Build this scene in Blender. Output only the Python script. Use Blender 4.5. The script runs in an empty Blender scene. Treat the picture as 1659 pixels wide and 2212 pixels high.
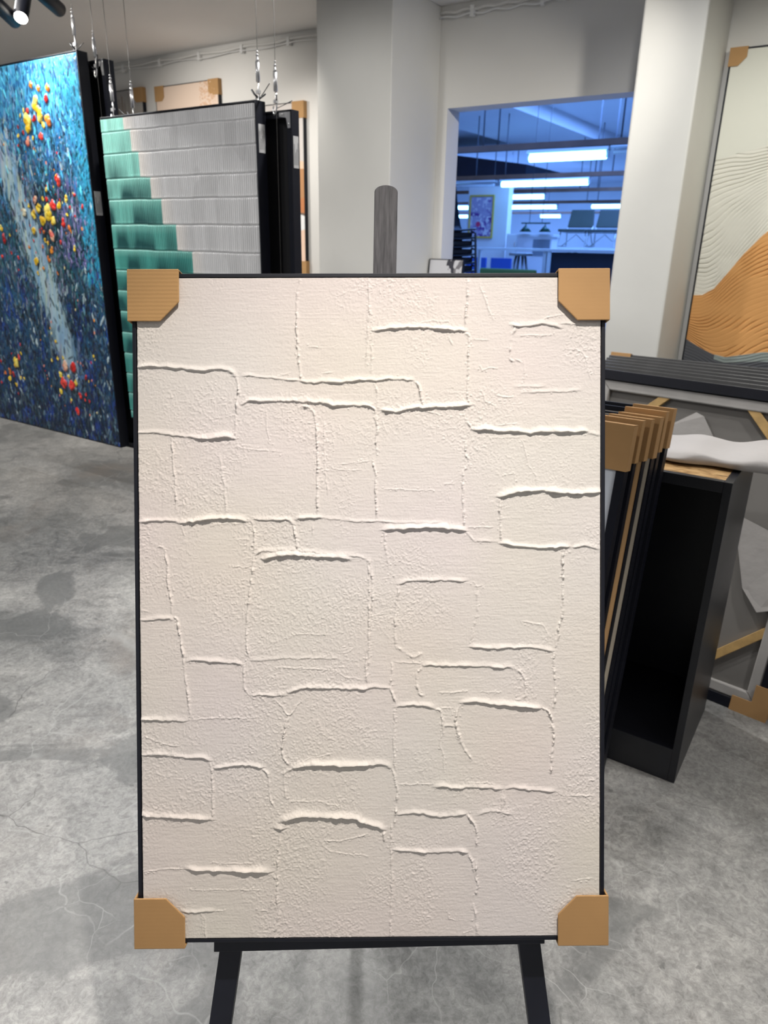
import bpy, bmesh, math
import numpy as np
from mathutils import Matrix, Vector

sc = bpy.context.scene
COL = sc.collection
rng = np.random.default_rng(11)
PI = math.pi

# ------------------------------------------------------------------ helpers
def lin(c):
    """sRGB 0-255 triple to linear"""
    out = []
    for v in c:
        v = v / 255.0
        out.append(v / 12.92 if v <= 0.04045 else ((v + 0.055) / 1.055) ** 2.4)
    return tuple(out)

def linA(c):
    v = np.asarray(c, float) / 255.0
    return np.where(v <= 0.04045, v / 12.92, ((v + 0.055) / 1.055) ** 2.4)

def mat(name, color, rough=0.6, metal=0.0, spec=0.5, bump=None, var=None, emit=None, coat=0.0):
    """bump=(scale, strength, distance)  var=(scale, amount)"""
    m = bpy.data.materials.new(name); m.use_nodes = True
    nt = m.node_tree; b = nt.nodes['Principled BSDF']
    b.inputs['Base Color'].default_value = (*color, 1)
    b.inputs['Roughness'].default_value = rough
    b.inputs['Metallic'].default_value = metal
    b.inputs['Specular IOR Level'].default_value = spec
    b.inputs['Coat Weight'].default_value = coat
    tc = nt.nodes.new('ShaderNodeTexCoord')
    if var:
        n = nt.nodes.new('ShaderNodeTexNoise'); n.inputs['Scale'].default_value = var[0]
        n.inputs['Detail'].default_value = 5
        nt.links.new(tc.outputs['Object'], n.inputs['Vector'])
        mp = nt.nodes.new('ShaderNodeMapRange')
        mp.inputs['From Min'].default_value = 0.3; mp.inputs['From Max'].default_value = 0.7
        mp.inputs['To Min'].default_value = 1 - var[1]; mp.inputs['To Max'].default_value = 1 + var[1]
        nt.links.new(n.outputs['Fac'], mp.inputs['Value'])
        mx = nt.nodes.new('ShaderNodeVectorMath'); mx.operation = 'SCALE'
        mx.inputs[0].default_value = color
        nt.links.new(mp.outputs['Result'], mx.inputs['Scale'])
        nt.links.new(mx.outputs['Vector'], b.inputs['Base Color'])
    if bump:
        n = nt.nodes.new('ShaderNodeTexNoise'); n.inputs['Scale'].default_value = bump[0]
        n.inputs['Detail'].default_value = 6
        nt.links.new(tc.outputs['Object'], n.inputs['Vector'])
        bp = nt.nodes.new('ShaderNodeBump'); bp.inputs['Strength'].default_value = bump[1]
        bp.inputs['Distance'].default_value = bump[2]
        nt.links.new(n.outputs['Fac'], bp.inputs['Height'])
        nt.links.new(bp.outputs['Normal'], b.inputs['Normal'])
    if emit:
        b.inputs['Emission Color'].default_value = (*emit[0], 1)
        b.inputs['Emission Strength'].default_value = emit[1]
    return m

def paint_mat(name, rough=0.5, spec=0.5, bump=None, coat=0.0):
    """colour read from the painted 'paint' attribute"""
    m = mat(name, (1, 1, 1), rough, 0, spec, bump, coat=coat)
    nt = m.node_tree; b = nt.nodes['Principled BSDF']
    a = nt.nodes.new('ShaderNodeAttribute'); a.attribute_name = 'paint'
    nt.links.new(a.outputs['Color'], b.inputs['Base Color'])
    return m

class MB:
    def __init__(s): s.bm = bmesh.new()
    def hexa(s, p, mi=0):
        v = [s.bm.verts.new(q) for q in p]
        for f in ((0,3,2,1),(4,5,6,7),(0,1,5,4),(1,2,6,5),(2,3,7,6),(3,0,4,7)):
            s.bm.faces.new([v[i] for i in f]).material_index = mi
        return s
    def box(s, x0, y0, z0, x1, y1, z1, mi=0):
        return s.hexa([(x0,y0,z0),(x1,y0,z0),(x1,y1,z0),(x0,y1,z0),(x0,y0,z1),(x1,y0,z1),(x1,y1,z1),(x0,y1,z1)], mi)
    def prism(s, poly, ext, mi=0):
        """poly: list of 3D points, extruded along vector ext"""
        e = Vector(ext); a = [s.bm.verts.new(q) for q in poly]; b = [s.bm.verts.new(Vector(q) + e) for q in poly]
        n = len(poly)
        s.bm.faces.new(a[::-1]).material_index = mi; s.bm.faces.new(b).material_index = mi
        for i in range(n):
            s.bm.faces.new([a[i], a[(i+1) % n], b[(i+1) % n], b[i]]).material_index = mi
        return s
    def cyl(s, p0, p1, r0, r1=None, seg=16, mi=0):
        r1 = r0 if r1 is None else r1
        p0 = Vector(p0); p1 = Vector(p1); d = (p1 - p0).normalized()
        t = Vector((0,0,1)) if abs(d.z) < 0.9 else Vector((1,0,0))
        u = d.cross(t).normalized(); w = d.cross(u)
        A = []; B = []
        for i in range(seg):
            a = 2 * PI * i / seg; q = u * math.cos(a) + w * math.sin(a)
            A.append(s.bm.verts.new(p0 + q * r0)); B.append(s.bm.verts.new(p1 + q * max(r1, 1e-5)))
        s.bm.faces.new(A[::-1]).material_index = mi; s.bm.faces.new(B).material_index = mi
        for i in range(seg):
            f = s.bm.faces.new([A[i], A[(i+1) % seg], B[(i+1) % seg], B[i]]); f.material_index = mi; f.smooth = True
        return s
    def tube(s, pts, r, seg=8, mi=0):
        pts = [Vector(p) for p in pts]; rings = []
        ref = None
        for i, p in enumerate(pts):
            d = (pts[min(i+1, len(pts)-1)] - pts[max(i-1, 0)]).normalized()
            if ref is None: ref = d.cross(Vector((0.31,0.17,0.93)) if abs(d.z) < .9 else Vector((1,0.1,0))).normalized()
            u = (ref - d * ref.dot(d)).normalized(); ref = u; w = d.cross(u)
            rings.append([s.bm.verts.new(p + (u * math.cos(2*PI*k/seg) + w * math.sin(2*PI*k/seg)) * r) for k in range(seg)])
        for a, b in zip(rings, rings[1:]):
            for k in range(seg):
                f = s.bm.faces.new([a[k], a[(k+1) % seg], b[(k+1) % seg], b[k]]); f.material_index = mi; f.smooth = True
        s.bm.faces.new(rings[0][::-1]).material_index = mi; s.bm.faces.new(rings[-1]).material_index = mi
        return s
    def ball(s, c, r, sq=(1,1,1), mi=0):
        m = Matrix.Translation(c) @ Matrix.Diagonal((r*sq[0], r*sq[1], r*sq[2], 1))
        g = bmesh.ops.create_icosphere(s.bm, subdivisions=2, radius=1, matrix=m)
        for v in g['verts']:
            for f in v.link_faces: f.material_index = mi; f.smooth = True
        return s
    def build(s, name, mats, parent=None, bevel=0, seg=2):
        me = bpy.data.meshes.new(name)
        bmesh.ops.recalc_face_normals(s.bm, faces=s.bm.faces)
        s.bm.to_mesh(me); s.bm.free()
        for m in (mats if isinstance(mats, (list, tuple)) else [mats]): me.materials.append(m)
        o = bpy.data.objects.new(name, me); COL.objects.link(o)
        if parent is not None: o.parent = parent
        if bevel:
            b = o.modifiers.new('bevel', 'BEVEL'); b.width = bevel; b.segments = seg; b.limit_method = 'ANGLE'; b.angle_limit = 0.6
        return o

def tag(o, label, cat, group=None, kind=None):
    o['label'] = label; o['category'] = cat
    if group: o['group'] = group
    if kind: o['kind'] = kind
    return o
def thing(name, label, cat, loc=(0,0,0), rot=(0,0,0), group=None, M=None, order='YXZ'):
    o = bpy.data.objects.new(name, None); COL.objects.link(o); o.empty_display_size = 0.1
    if M is not None: o.matrix_world = M
    else:
        o.rotation_mode = order; o.location = loc; o.rotation_euler = rot
    return tag(o, label, cat, group)
def struct(o):
    o['kind'] = 'structure'; return o
def copy_tree(o, parent=None):
    c = o.copy(); COL.objects.link(c)
    if parent is not None: c.parent = parent
    for ch in list(o.children): copy_tree(ch, c)
    return c

def smooth_noise(nx, ny, cx, cy, r=rng):
    """value noise on an ny x nx grid with cx x cy cells"""
    cx = max(2, int(cx)); cy = max(2, int(cy))
    g = r.random((cy + 2, cx + 2))
    x = np.linspace(0, cx - 1e-6, nx); y = np.linspace(0, cy - 1e-6, ny)
    xi = x.astype(int); yi = y.astype(int); fx = x - xi; fy = y - yi
    fx = fx * fx * (3 - 2 * fx); fy = fy * fy * (3 - 2 * fy)
    a = g[yi][:, xi]; b = g[yi][:, xi + 1]; c = g[yi + 1][:, xi]; d = g[yi + 1][:, xi + 1]
    fx = fx[None, :]; fy = fy[:, None]
    return (a * (1 - fx) + b * fx) * (1 - fy) + (c * (1 - fx) + d * fx) * fy

def relief(name, xs, zs, H, material, parent, color=None, back=0.014, y0=0.0):
    """height-field sheet in the XZ plane facing -Y, with its four sides folded back"""
    ny, nx = H.shape
    X, Z = np.meshgrid(xs, zs)
    P = np.zeros((ny + 2, nx + 2, 3)); 
    P[1:-1, 1:-1, 0] = X; P[1:-1, 1:-1, 1] = y0 - H; P[1:-1, 1:-1, 2] = Z
    P[0] = P[1]; P[-1] = P[-2]; P[:, 0] = P[:, 1]; P[:, -1] = P[:, -2]
    P[0, :, 1] = y0 + back; P[-1, :, 1] = y0 + back; P[:, 0, 1] = y0 + back; P[:, -1, 1] = y0 + back
    NY, NX = ny + 2, nx + 2
    idx = np.arange(NY * NX).reshape(NY, NX)
    q = np.stack([idx[:-1, :-1], idx[:-1, 1:], idx[1:, 1:], idx[1:, :-1]], -1).reshape(-1, 4)
    me = bpy.data.meshes.new(name)
    me.vertices.add(NY * NX); me.vertices.foreach_set('co', P.reshape(-1).astype(np.float32))
    me.loops.add(q.size); me.loops.foreach_set('vertex_index', q.reshape(-1).astype(np.int32))
    me.polygons.add(len(q)); me.polygons.foreach_set('loop_start', (np.arange(len(q)) * 4).astype(np.int32))
    me.polygons.foreach_set('use_smooth', np.ones(len(q), bool))
    me.update(calc_edges=True)
    if color is not None:
        C4 = np.ones((NY, NX, 4), np.float32); C4[1:-1, 1:-1, :3] = color
        C4[0] = C4[1]; C4[-1] = C4[-2]; C4[:, 0] = C4[:, 1]; C4[:, -1] = C4[:, -2]
        a = me.color_attributes.new('paint', 'FLOAT_COLOR', 'POINT')
        a.data.foreach_set('color', C4.reshape(-1))
    me.materials.append(material)
    o = bpy.data.objects.new(name, me); COL.objects.link(o); o.parent = parent
    return o

def ring(mb, x0, z0, x1, z1, t, y0, y1, mi=0):
    """four-sided frame ring between y0 and y1, members t wide"""
    mb.prism([(x0,y0,z0),(x1,y0,z0),(x1-t,y0,z0+t),(x0+t,y0,z0+t)], (0,y1-y0,0), mi)
    mb.prism([(x0,y0,z1),(x1,y0,z1),(x1-t,y0,z1-t),(x0+t,y0,z1-t)], (0,y1-y0,0), mi)
    mb.prism([(x0,y0,z0),(x0+t,y0,z0+t),(x0+t,y0,z1-t),(x0,y0,z1)], (0,y1-y0,0), mi)
    mb.prism([(x1,y0,z0),(x1-t,y0,z0+t),(x1-t,y0,z1-t),(x1,y0,z1)], (0,y1-y0,0), mi)
    return mb

def corner_guard(parent, w, h, d, sx, sz, size, cut, m, th=0.003, gap=0.0015, arm=None):
    """folded cardboard corner: front plate with a clipped inner corner, two side plates, back plate"""
    cx = sx * w / 2; cz = h if sz > 0 else 0.0
    g = gap + th
    def P(a, b, y): return (cx - sx * a, y, cz - sz * b)
    mb = MB(); yf = -gap - th; yb = d + gap
    front = [(-g,-g),(size,-g),(size,size-cut),(size-cut,size),(-g,size)]
    if arm: front = [(-g,-g),(size,-g),(size,arm),(arm,arm),(arm,size),(-g,size)]
    mb.prism([P(a, b, yf) for a, b in front], (0, th, 0))
    mb.prism([P(a, b, yb) for a, b in front], (0, th, 0))
    mb.prism([P(a, b, yf + th) for a, b in ((-g,-g),(size,-g),(size,-gap),(-g,-gap))], (0, yb - yf - th, 0))
    mb.prism([P(a, b, yf + th) for a, b in ((-g,-gap),(-gap,-gap),(-gap,size),(-g,size))], (0, yb - yf - th, 0))
    return mb.build('corner_protector', m, parent, bevel=0.0012)

# ------------------------------------------------------------------ materials
M_wall = mat('wall_plaster', (0.70, 0.69, 0.665), 0.75, bump=(60, 0.08, 0.004), var=(1.3, 0.025))
M_ceil = mat('ceiling_paint', (0.76, 0.745, 0.73), 0.8, bump=(40, 0.05, 0.004), var=(0.9, 0.03))
M_black = mat('black_lacquer', (0.006, 0.007, 0.013), 0.42, bump=(300, 0.05, 0.001), var=(8, 0.2))
M_blackside = mat('black_frame_paint', (0.0045, 0.0055, 0.0115), 0.5, spec=0.3, bump=(220, 0.06, 0.001), var=(6, 0.2))
M_ply = mat('plinth_black', (0.011, 0.012, 0.017), 0.38, bump=(120, 0.06, 0.001), var=(5, 0.25))
M_dark = mat('matte_black_backing', (0.004, 0.004, 0.006), 0.7)
M_steel = mat('polished_steel', (0.66, 0.66, 0.67), 0.3, 0.75)
M_wire = mat('steel_wire', (0.16, 0.155, 0.15), 0.5, 0.6)
M_rod = mat('grey_rod', (0.10, 0.11, 0.13), 0.6)
M_white = mat('white_plastic', (0.75, 0.75, 0.74), 0.45)
M_label = mat('label_paper', (0.50, 0.50, 0.50), 0.6)
M_ink = mat('label_ink', (0.08, 0.08, 0.09), 0.6)
M_wood = mat('pine_strut', (0.52, 0.335, 0.13), 0.6, bump=(80, 0.1, 0.002), var=(18, 0.25))
M_cloth = mat('raw_canvas_back', (0.20, 0.19, 0.178), 0.9, bump=(500, 0.15, 0.001), var=(2.5, 0.06))
M_wrap = mat('wrapped_canvas_edge', (0.40, 0.385, 0.37), 0.85, bump=(120, 0.15, 0.002), var=(12, 0.08))
M_foam = mat('white_packing_foam', (0.46, 0.44, 0.43), 0.7, bump=(45, 0.25, 0.004), var=(8, 0.04))

def cardboard(name, color, ribs):
    m = mat(name, color, 0.75, bump=(700, 0.2, 0.0006), var=(9, 0.06))
    nt = m.node_tree; b = nt.nodes['Principled BSDF']
    tc = nt.nodes.new('ShaderNodeTexCoord'); w = nt.nodes.new('ShaderNodeTexWave')
    w.bands_direction = 'Z'; w.inputs['Scale'].default_value = 55; w.inputs['Distortion'].default_value = 1.2
    w.inputs['Detail'].default_value = 2; w.inputs['Detail Scale'].default_value = 6
    nt.links.new(tc.outputs['Object'], w.inputs['Vector'])
    bp = nt.nodes.new('ShaderNodeBump'); bp.inputs['Strength'].default_value = ribs; bp.inputs['Distance'].default_value = 0.0012
    nt.links.new(w.outputs['Fac'], bp.inputs['Height']); nt.links.new(bp.outputs['Normal'], b.inputs['Normal'])
    return m
M_card = cardboard('cardboard', (0.43, 0.245, 0.098), 0.02)
M_cardrib = cardboard('ribbed_cardboard', (0.47, 0.27, 0.105), 0.16)

def floor_material():
    m = bpy.data.materials.new('polished_concrete'); m.use_nodes = True
    nt = m.node_tree; N = nt.nodes; L = nt.links; b = N['Principled BSDF']
    tc = N.new('ShaderNodeTexCoord'); src = tc.outputs['Object']
    def noise(scale, detail=6, rough=0.55, dist=0.0, vec=src):
        n = N.new('ShaderNodeTexNoise'); n.inputs['Scale'].default_value = scale; n.inputs['Detail'].default_value = detail
        n.inputs['Roughness'].default_value = rough; n.inputs['Distortion'].default_value = dist
        L.new(vec, n.inputs['Vector']); return n
    def ramp(fac, stops):
        r = N.new('ShaderNodeValToRGB'); e = r.color_ramp.elements
        while len(e) < len(stops): e.new(0.5)
        for k, (p, c) in enumerate(stops):
            e[k].position = p; e[k].color = (*c, 1) if len(c) == 3 else c
        L.new(fac, r.inputs['Fac']); return r.outputs['Color']
    def mix(kind, a, bb, fac):
        x = N.new('ShaderNodeMix'); x.data_type = 'RGBA'; x.blend_type = kind
        if isinstance(fac, float): x.inputs['Factor'].default_value = fac
        else: L.new(fac, x.inputs['Factor'])
        for sock, v in ((x.inputs['A'], a), (x.inputs['B'], bb)):
            if isinstance(v, tuple): sock.default_value = (*v, 1)
            else: L.new(v, sock)
        return x.outputs['Result']
    wob = noise(2.2, 4)
    add = N.new('ShaderNodeVectorMath'); add.operation = 'MULTIPLY_ADD'
    L.new(wob.outputs['Color'], add.inputs[0]); add.inputs[1].default_value = (0.35, 0.35, 0.0); L.new(src, add.inputs[2])
    wv = add.outputs['Vector']
    big = noise(0.95, 12, 0.68, 0.6)
    base = ramp(big.outputs['Fac'], [(0.36, (0.17, 0.172, 0.168)), (0.455, (0.215, 0.216, 0.21)), (0.50, (0.265, 0.263, 0.255)), (0.57, (0.315, 0.31, 0.298)), (0.68, (0.40, 0.392, 0.375))])
    mid = noise(6.5, 10, 0.75, 1.6)
    base = mix('OVERLAY', base, ramp(mid.outputs['Fac'], [(0.34, (0.27, 0.27, 0.27)), (0.48, (0.48, 0.48, 0.48)), (0.68, (0.72, 0.72, 0.71))]), 0.7)
    fine = noise(60, 8, 0.8, 0.8)
    base = mix('OVERLAY', base, ramp(fine.outputs['Fac'], [(0.36, (0.27, 0.27, 0.27)), (0.64, (0.73, 0.73, 0.73))]), 0.7)
    # smooth dark polished pools with crisp outlines
    pool = noise(1.5, 7, 0.55, 0.8)
    base = mix('MIX', base, (0.135, 0.138, 0.136), ramp(pool.outputs['Fac'], [(0.575, (0, 0, 0)), (0.60, (0.62, 0.62, 0.62)), (0.8, (0.72, 0.72, 0.72))]))
    rust = noise(1.1, 6, 0.6, 0.5)
    base = mix('MIX', base, (0.26, 0.215, 0.18), ramp(rust.outputs['Fac'], [(0.58, (0, 0, 0)), (0.72, (0.5, 0.5, 0.5))]))
    def cracks(scale, w0, w1, vec, seed):
        mp = N.new('ShaderNodeMapping'); mp.inputs['Location'].default_value = (seed, seed * 1.7, 0)
        L.new(vec, mp.inputs['Vector'])
        v = N.new('ShaderNodeTexVoronoi'); v.feature = 'DISTANCE_TO_EDGE'; v.inputs['Scale'].default_value = scale
        L.new(mp.outputs['Vector'], v.inputs['Vector'])
        return ramp(v.outputs['Distance'], [(0.0, (1, 1, 1)), (w0, (0.8, 0.8, 0.8)), (w1, (0, 0, 0))])
    for sc_, w0, w1, seed, gs in ((3.1, 0.0022, 0.0075, 3.1, 2.1), (6.3, 0.002, 0.0085, 12.7, 3.3)):
        gate = noise(gs, 4, 0.6, 0.4)
        g1 = ramp(gate.outputs['Fac'], [(0.47, (0, 0, 0)), (0.60, (0.55, 0.55, 0.55))])
        white = mix('MULTIPLY', cracks(sc_, w0, w1, wv, seed), g1, 1.0)
        base = mix('MIX', base, (0.47, 0.47, 0.455), white)
    g2 = ramp(noise(1.9, 3, 0.5, 0.3).outputs['Fac'], [(0.5, (0, 0, 0)), (0.62, (0.8, 0.8, 0.8))])
    darkc = mix('MULTIPLY', cracks(1.7, 0.0014, 0.004, wv, 8.4), g2, 1.0)
    base = mix('MIX', base, (0.05, 0.05, 0.048), darkc)
    pit = ramp(noise(23, 3, 0.5).outputs['Fac'], [(0.70, (0, 0, 0)), (0.74, (0.6, 0.6, 0.6))])
    base = mix('MIX', base, (0.10, 0.10, 0.097), pit)
    L.new(base, b.inputs['Base Color'])
    rr = N.new('ShaderNodeMapRange'); rr.inputs['To Min'].default_value = 0.22; rr.inputs['To Max'].default_value = 0.48
    L.new(mid.outputs['Fac'], rr.inputs['Value']); L.new(rr.outputs['Result'], b.inputs['Roughness'])
    b.inputs['Specular IOR Level'].default_value = 0.6
    bp = N.new('ShaderNodeBump'); bp.inputs['Strength'].default_value = 0.25; bp.inputs['Distance'].default_value = 0.002
    L.new(fine.outputs['Fac'], bp.inputs['Height']); L.new(bp.outputs['Normal'], b.inputs['Normal'])
    return m
M_floor = floor_material()
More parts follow.
